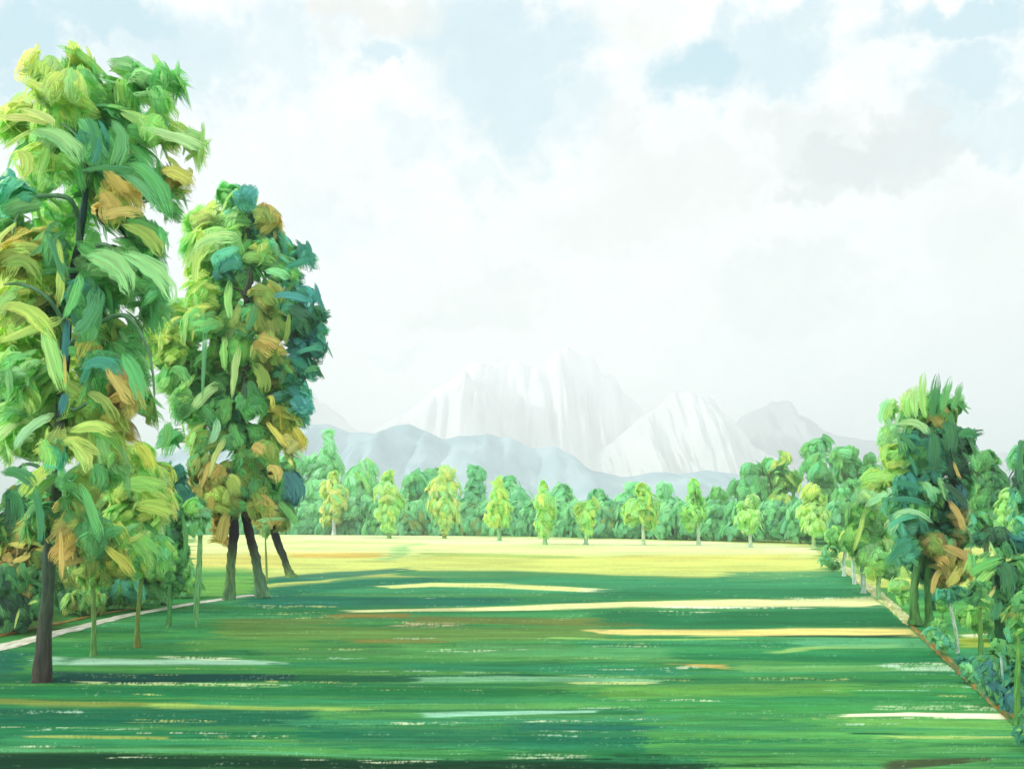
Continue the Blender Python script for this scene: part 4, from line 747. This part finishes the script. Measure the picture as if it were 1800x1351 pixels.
slim(1763, 1142, 'very dark green tree with a thick twisted trunk at the right edge', [(1764, 1142), (1756, 1110), (1758, 1070), (1764, 1020), (1758, 960)], [(34, 84, 44), (26, 76, 44), (30, 90, 50)],
     [(1752, 942, 16, 16, 'vd dg'), (1765, 965, 16, 14, 'dg g'), (1768, 1012, 24, 22, 'dg vd'), (1760, 1045, 22, 22, 'dg g'), (1775, 1035, 18, 18, 'vd dg'), (1755, 1075, 18, 16, 'dg g'), (1725, 990, 22, 16, 'mg lg g'), (1735, 1010, 18, 20, 'mg lg'), (1790, 955, 22, 20, 'tl bt tb'), (1795, 1000, 20, 24, 'g mg'), (1722, 1030, 14, 18, 'g mg')], 39, hw=48, dab=(36, 14), group='trees on the far right',
     rad=[13, 7, 8, 8, 4], strokes=[(1705, 1010, 1725, 990, 1765, 980, 18, 'gg mg'), (1712, 1040, 1725, 1010, 1750, 1000, 16, 'mg lg'), (1730, 1075, 1738, 1050, 1752, 1028, 7, 'yg wy'), (1760, 990, 1785, 1010, 1770, 1050, 30, 'vd dg'), (1745, 1090, 1760, 1070, 1755, 1050, 20, 'dg'), (1740, 950, 1745, 965, 1752, 975, 5, 'yg pg')])
slim(1724, 1178, 'thin green-trunked young tree right of the white leaning stem', [(1723, 1178), (1724, 1130), (1722, 1080), (1722, 1040)], [(110, 165, 80), (120, 170, 80)], [(1722, 1035, 16, 16, 'g mg'), (1712, 1050, 12, 12, 'dg g'), (1730, 1058, 12, 12, 'mg lg')], 80, hw=22, dab=(26, 10), group='young trees beyond the right path', rad=[5, 4, 3.5, 2])
slim(1684, 1148, 'white leaning stem of a young tree below the orange patch', [(1684, 1148), (1681, 1115), (1675, 1085), (1670, 1060), (1668, 1040)], [(205, 225, 200), (195, 220, 190), (140, 190, 150)], [(1670, 1048, 14, 10, 'tb tl g'), (1685, 1040, 14, 9, 'tl g'), (1655, 1042, 10, 8, 'g tb')], 81, hw=20, dab=(22, 9), group='young trees beyond the right path', rad=[2.6, 2.8, 3, 3, 1.5])
slim(1662, 1124, 'hair-thin green sapling left of the white leaning stem', [(1660, 1124), (1658, 1095), (1656, 1070)], [(100, 165, 85), (110, 170, 90)], [(1656, 1066, 9, 9, 'mg lg'), (1652, 1055, 7, 7, 'mg')], 82, hw=12, dab=(16, 7), rad=[2.5, 2.2, 1], name='sapling', group='young trees beyond the right path')
slim(1762, 1236, 'young tree with thin bluish-white stem rising from the blue bush', [(1760, 1236), (1762, 1195), (1760, 1160), (1756, 1135)], [(120, 190, 190), (180, 215, 200), (190, 220, 200)], [(1756, 1132, 12, 9, 'g mg'), (1766, 1142, 10, 8, 'mg tb')], 83, hw=16, dab=(20, 8), rad=[2, 2, 2, 1.2], name='sapling', group='young trees beyond the right path')
slim(1792, 1292, 'green-stemmed young tree at the lower right edge', [(1790, 1292), (1788, 1220), (1790, 1150), (1792, 1090)], [(84, 150, 70), (110, 170, 80)], [(1792, 1090, 20, 26, 'mg lg g'), (1780, 1080, 14, 14, 'g ol'), (1800, 1060, 18, 20, 'mg g')], 84, hw=24, dab=(32, 13), rad=[6, 5, 4, 2], group='young trees beyond the right path')
shrub(1745, 1240, 'dark blue-green bush beside the thin bluish-white stem', [(1745, 1205, 20, 22, 'bb tl g'), (1738, 1180, 16, 16, 'tl g bb'), (1762, 1222, 18, 16, 'bb tl g')], 85, dab=(24, 9), hw=30, stems=False, group='shrubs along the right path')
shrub(1785, 1262, 'deep blue bush at the right edge of the path', [(1785, 1215, 22, 24, 'bb tl g'), (1775, 1235, 18, 16, 'tl bb'), (1800, 1180, 22, 24, 'tl mg')], 86, dab=(26, 10), hw=30, stems=False, group='shrubs along the right path')
shrub(1735, 1180, 'soft teal-green bush behind the dark blue one', [(1750, 1160, 22, 18, 'mg tb g'), (1715, 1165, 16, 12, 'tb mg'), (1775, 1150, 22, 18, 'mg g')], 87, dab=(26, 11), hw=34, stems=False, group='shrubs along the right path')
shrub(1700, 1200, 'low mint bush growing over the brown path edge', [(1700, 1178, 12, 14, 'tb mi mg'), (1712, 1192, 10, 12, 'tb mg'), (1690, 1160, 9, 10, 'tl tb')], 88, dab=(20, 8), hw=20, stems=False, group='shrubs along the right path')
shrub(1662, 1150, 'soft mint bush where the pale path turns brown', [(1640, 1112, 16, 12, 'tb mi mg'), (1662, 1128, 18, 14, 'mg mi tb'), (1650, 1098, 12, 10, 'mg lg')], 92, dab=(20, 9), hw=24, stems=False, group='shrubs along the right path')
shrub(1770, 1150, 'loose green bush between the right-hand stems', [(1730, 1095, 26, 20, 'mg lg g'), (1770, 1110, 28, 22, 'mg tb g'), (1800, 1090, 26, 28, 'mg lg g'), (1700, 1080, 20, 16, 'mg g lg'), (1790, 1140, 26, 22, 'mg tb'), (1750, 1140, 22, 16, 'mi tb mg')], 93, dab=(30, 12), hw=46, stems=False, group='shrubs along the right path', Y=27)
shrub(1600, 1062, 'pale yellow-green bush under the tall right-hand tree', [(1580, 1030, 18, 14, 'lg gg yg'), (1590, 1050, 14, 10, 'mg lg'), (1655, 1062, 18, 12, 'mg tl')], 94, dab=(22, 9), hw=24, stems=False, group='shrubs along the right path', Y=36)
shrub(1815, 1320, 'dark green bush in the lower right corner', [(1820, 1275, 30, 34, 'dg g'), (1800, 1290, 16, 18, 'g mg tl')], 89, dab=(26, 10), hw=30, stems=False, group='shrubs along the right path')
shrub(1462, 1005, 'small grey-green bush overhanging the far corner of the lawn', [(1452, 985, 12, 10, 'mi mg tb'), (1466, 992, 12, 9, 'mg gg')], 90, dab=(16, 7), hw=16, stems=False, group='shrubs along the right path')

# ================================================================== hills and mountains
def ridge(name, prof, Y, thick, mat, label, seed, rough=.05, jag=11.):
    """a solid range: skyline heights along x, falling away towards and behind the viewer side"""
    xs = np.linspace(prof[0][0], prof[-1][0], 260); top = np.interp(xs, [p[0] for p in prof], [p[1] for p in prof])
    top = top + jag * (fbm(xs / 26., xs * 0, seed + 20, 4) - .5) * 2; k = np.ones(3) / 3; top = np.convolve(np.pad(top, 1, 'edge'), k, 'valid')
    X = (xs - HX) / F * Y; H = np.maximum(EYE - (top - HY) / F * Y, 2)
    ts = np.linspace(-1, 1, 61); XX, TT = np.meshgrid(X, ts)
    HH = np.tile(H, (len(ts), 1)); prof_ = (1 - np.abs(TT) ** 1.0)
    gul = fbm(XX / (Y * .014), TT * 1.3 + XX / (Y * .12), seed, 4) - .5; gul2 = fbm(XX / (Y * .05), TT * 2.5, seed + 9, 3) - .5
    env = np.sin(np.pi * np.clip(np.abs(TT), 0, 1)) ** .8
    Z = HH * (prof_ + env * (gul * .5 + gul2 * .4)) + HH * rough * (fbm(XX / (Y * .008), TT * 6, seed + 3, 3) - .5)
    edge = np.clip(np.minimum(XX - X[0], X[-1] - XX) / (Y * .02), 0, 1); Z = Z * edge
    Z = np.maximum(Z, -3); Z[0] = Z[-1] = -8
    YY = Y + TT * thick + (fbm(XX / (Y * .03), TT, seed + 5, 2) - .5) * thick * .15
    V = np.stack([XX, YY, Z], -1).reshape(-1, 3)
    o = meshobj(name, V, gridfaces(*XX.shape), mat); tag(o, label, None, None, 'structure'); return o
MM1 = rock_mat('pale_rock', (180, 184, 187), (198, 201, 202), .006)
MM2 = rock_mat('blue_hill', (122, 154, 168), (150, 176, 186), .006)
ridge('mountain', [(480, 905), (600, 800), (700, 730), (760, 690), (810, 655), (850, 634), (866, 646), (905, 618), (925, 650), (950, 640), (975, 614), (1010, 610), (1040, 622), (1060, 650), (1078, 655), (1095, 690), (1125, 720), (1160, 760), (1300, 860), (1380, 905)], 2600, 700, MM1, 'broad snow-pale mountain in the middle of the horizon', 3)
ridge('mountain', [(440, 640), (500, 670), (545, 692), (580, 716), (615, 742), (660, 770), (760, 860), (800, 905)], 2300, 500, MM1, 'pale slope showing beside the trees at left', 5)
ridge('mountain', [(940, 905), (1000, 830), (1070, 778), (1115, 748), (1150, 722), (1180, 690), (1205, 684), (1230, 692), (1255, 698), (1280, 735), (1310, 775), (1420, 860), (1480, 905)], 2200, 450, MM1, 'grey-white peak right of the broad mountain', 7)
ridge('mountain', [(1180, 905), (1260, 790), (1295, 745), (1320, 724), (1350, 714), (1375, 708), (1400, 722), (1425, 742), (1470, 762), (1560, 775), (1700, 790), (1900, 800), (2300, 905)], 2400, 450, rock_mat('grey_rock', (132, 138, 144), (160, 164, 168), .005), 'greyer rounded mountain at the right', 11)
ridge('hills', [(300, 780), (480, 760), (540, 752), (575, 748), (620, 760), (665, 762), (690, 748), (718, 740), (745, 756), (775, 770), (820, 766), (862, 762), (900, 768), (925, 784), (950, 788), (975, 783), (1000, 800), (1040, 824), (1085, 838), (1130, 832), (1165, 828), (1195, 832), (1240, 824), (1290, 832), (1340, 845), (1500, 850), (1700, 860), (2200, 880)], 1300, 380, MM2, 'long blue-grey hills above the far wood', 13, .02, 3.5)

# ================================================================== haze
def haze(x0, x1, y0, y1, z0, z1, dens):
    V = np.array([[x, y, z] for x in (x0, x1) for y in (y0, y1) for z in (z0, z1)], float)
    Fq = [[0, 1, 3, 2], [4, 6, 7, 5], [0, 4, 5, 1], [2, 3, 7, 6], [0, 2, 6, 4], [1, 5, 7, 3]]
    m, t, out = mat_base('haze_air'); v = nd(t, 'ShaderNodeVolumePrincipled'); v.inputs['Color'].default_value = (.785, .80, .85, 1); v.inputs['Density'].default_value = dens
    v.inputs['Anisotropy'].default_value = 0.0
    t.links.new(v.outputs[0], out.inputs['Volume'])
    o = meshobj('haze', V, Fq, m, smoothf=False); tag(o, kind='stuff')
print('VERTS', TOT)
HAZE = 0.00062
if HAZE: haze(-9500, 9500, -500, 9500, -10, 560, HAZE)
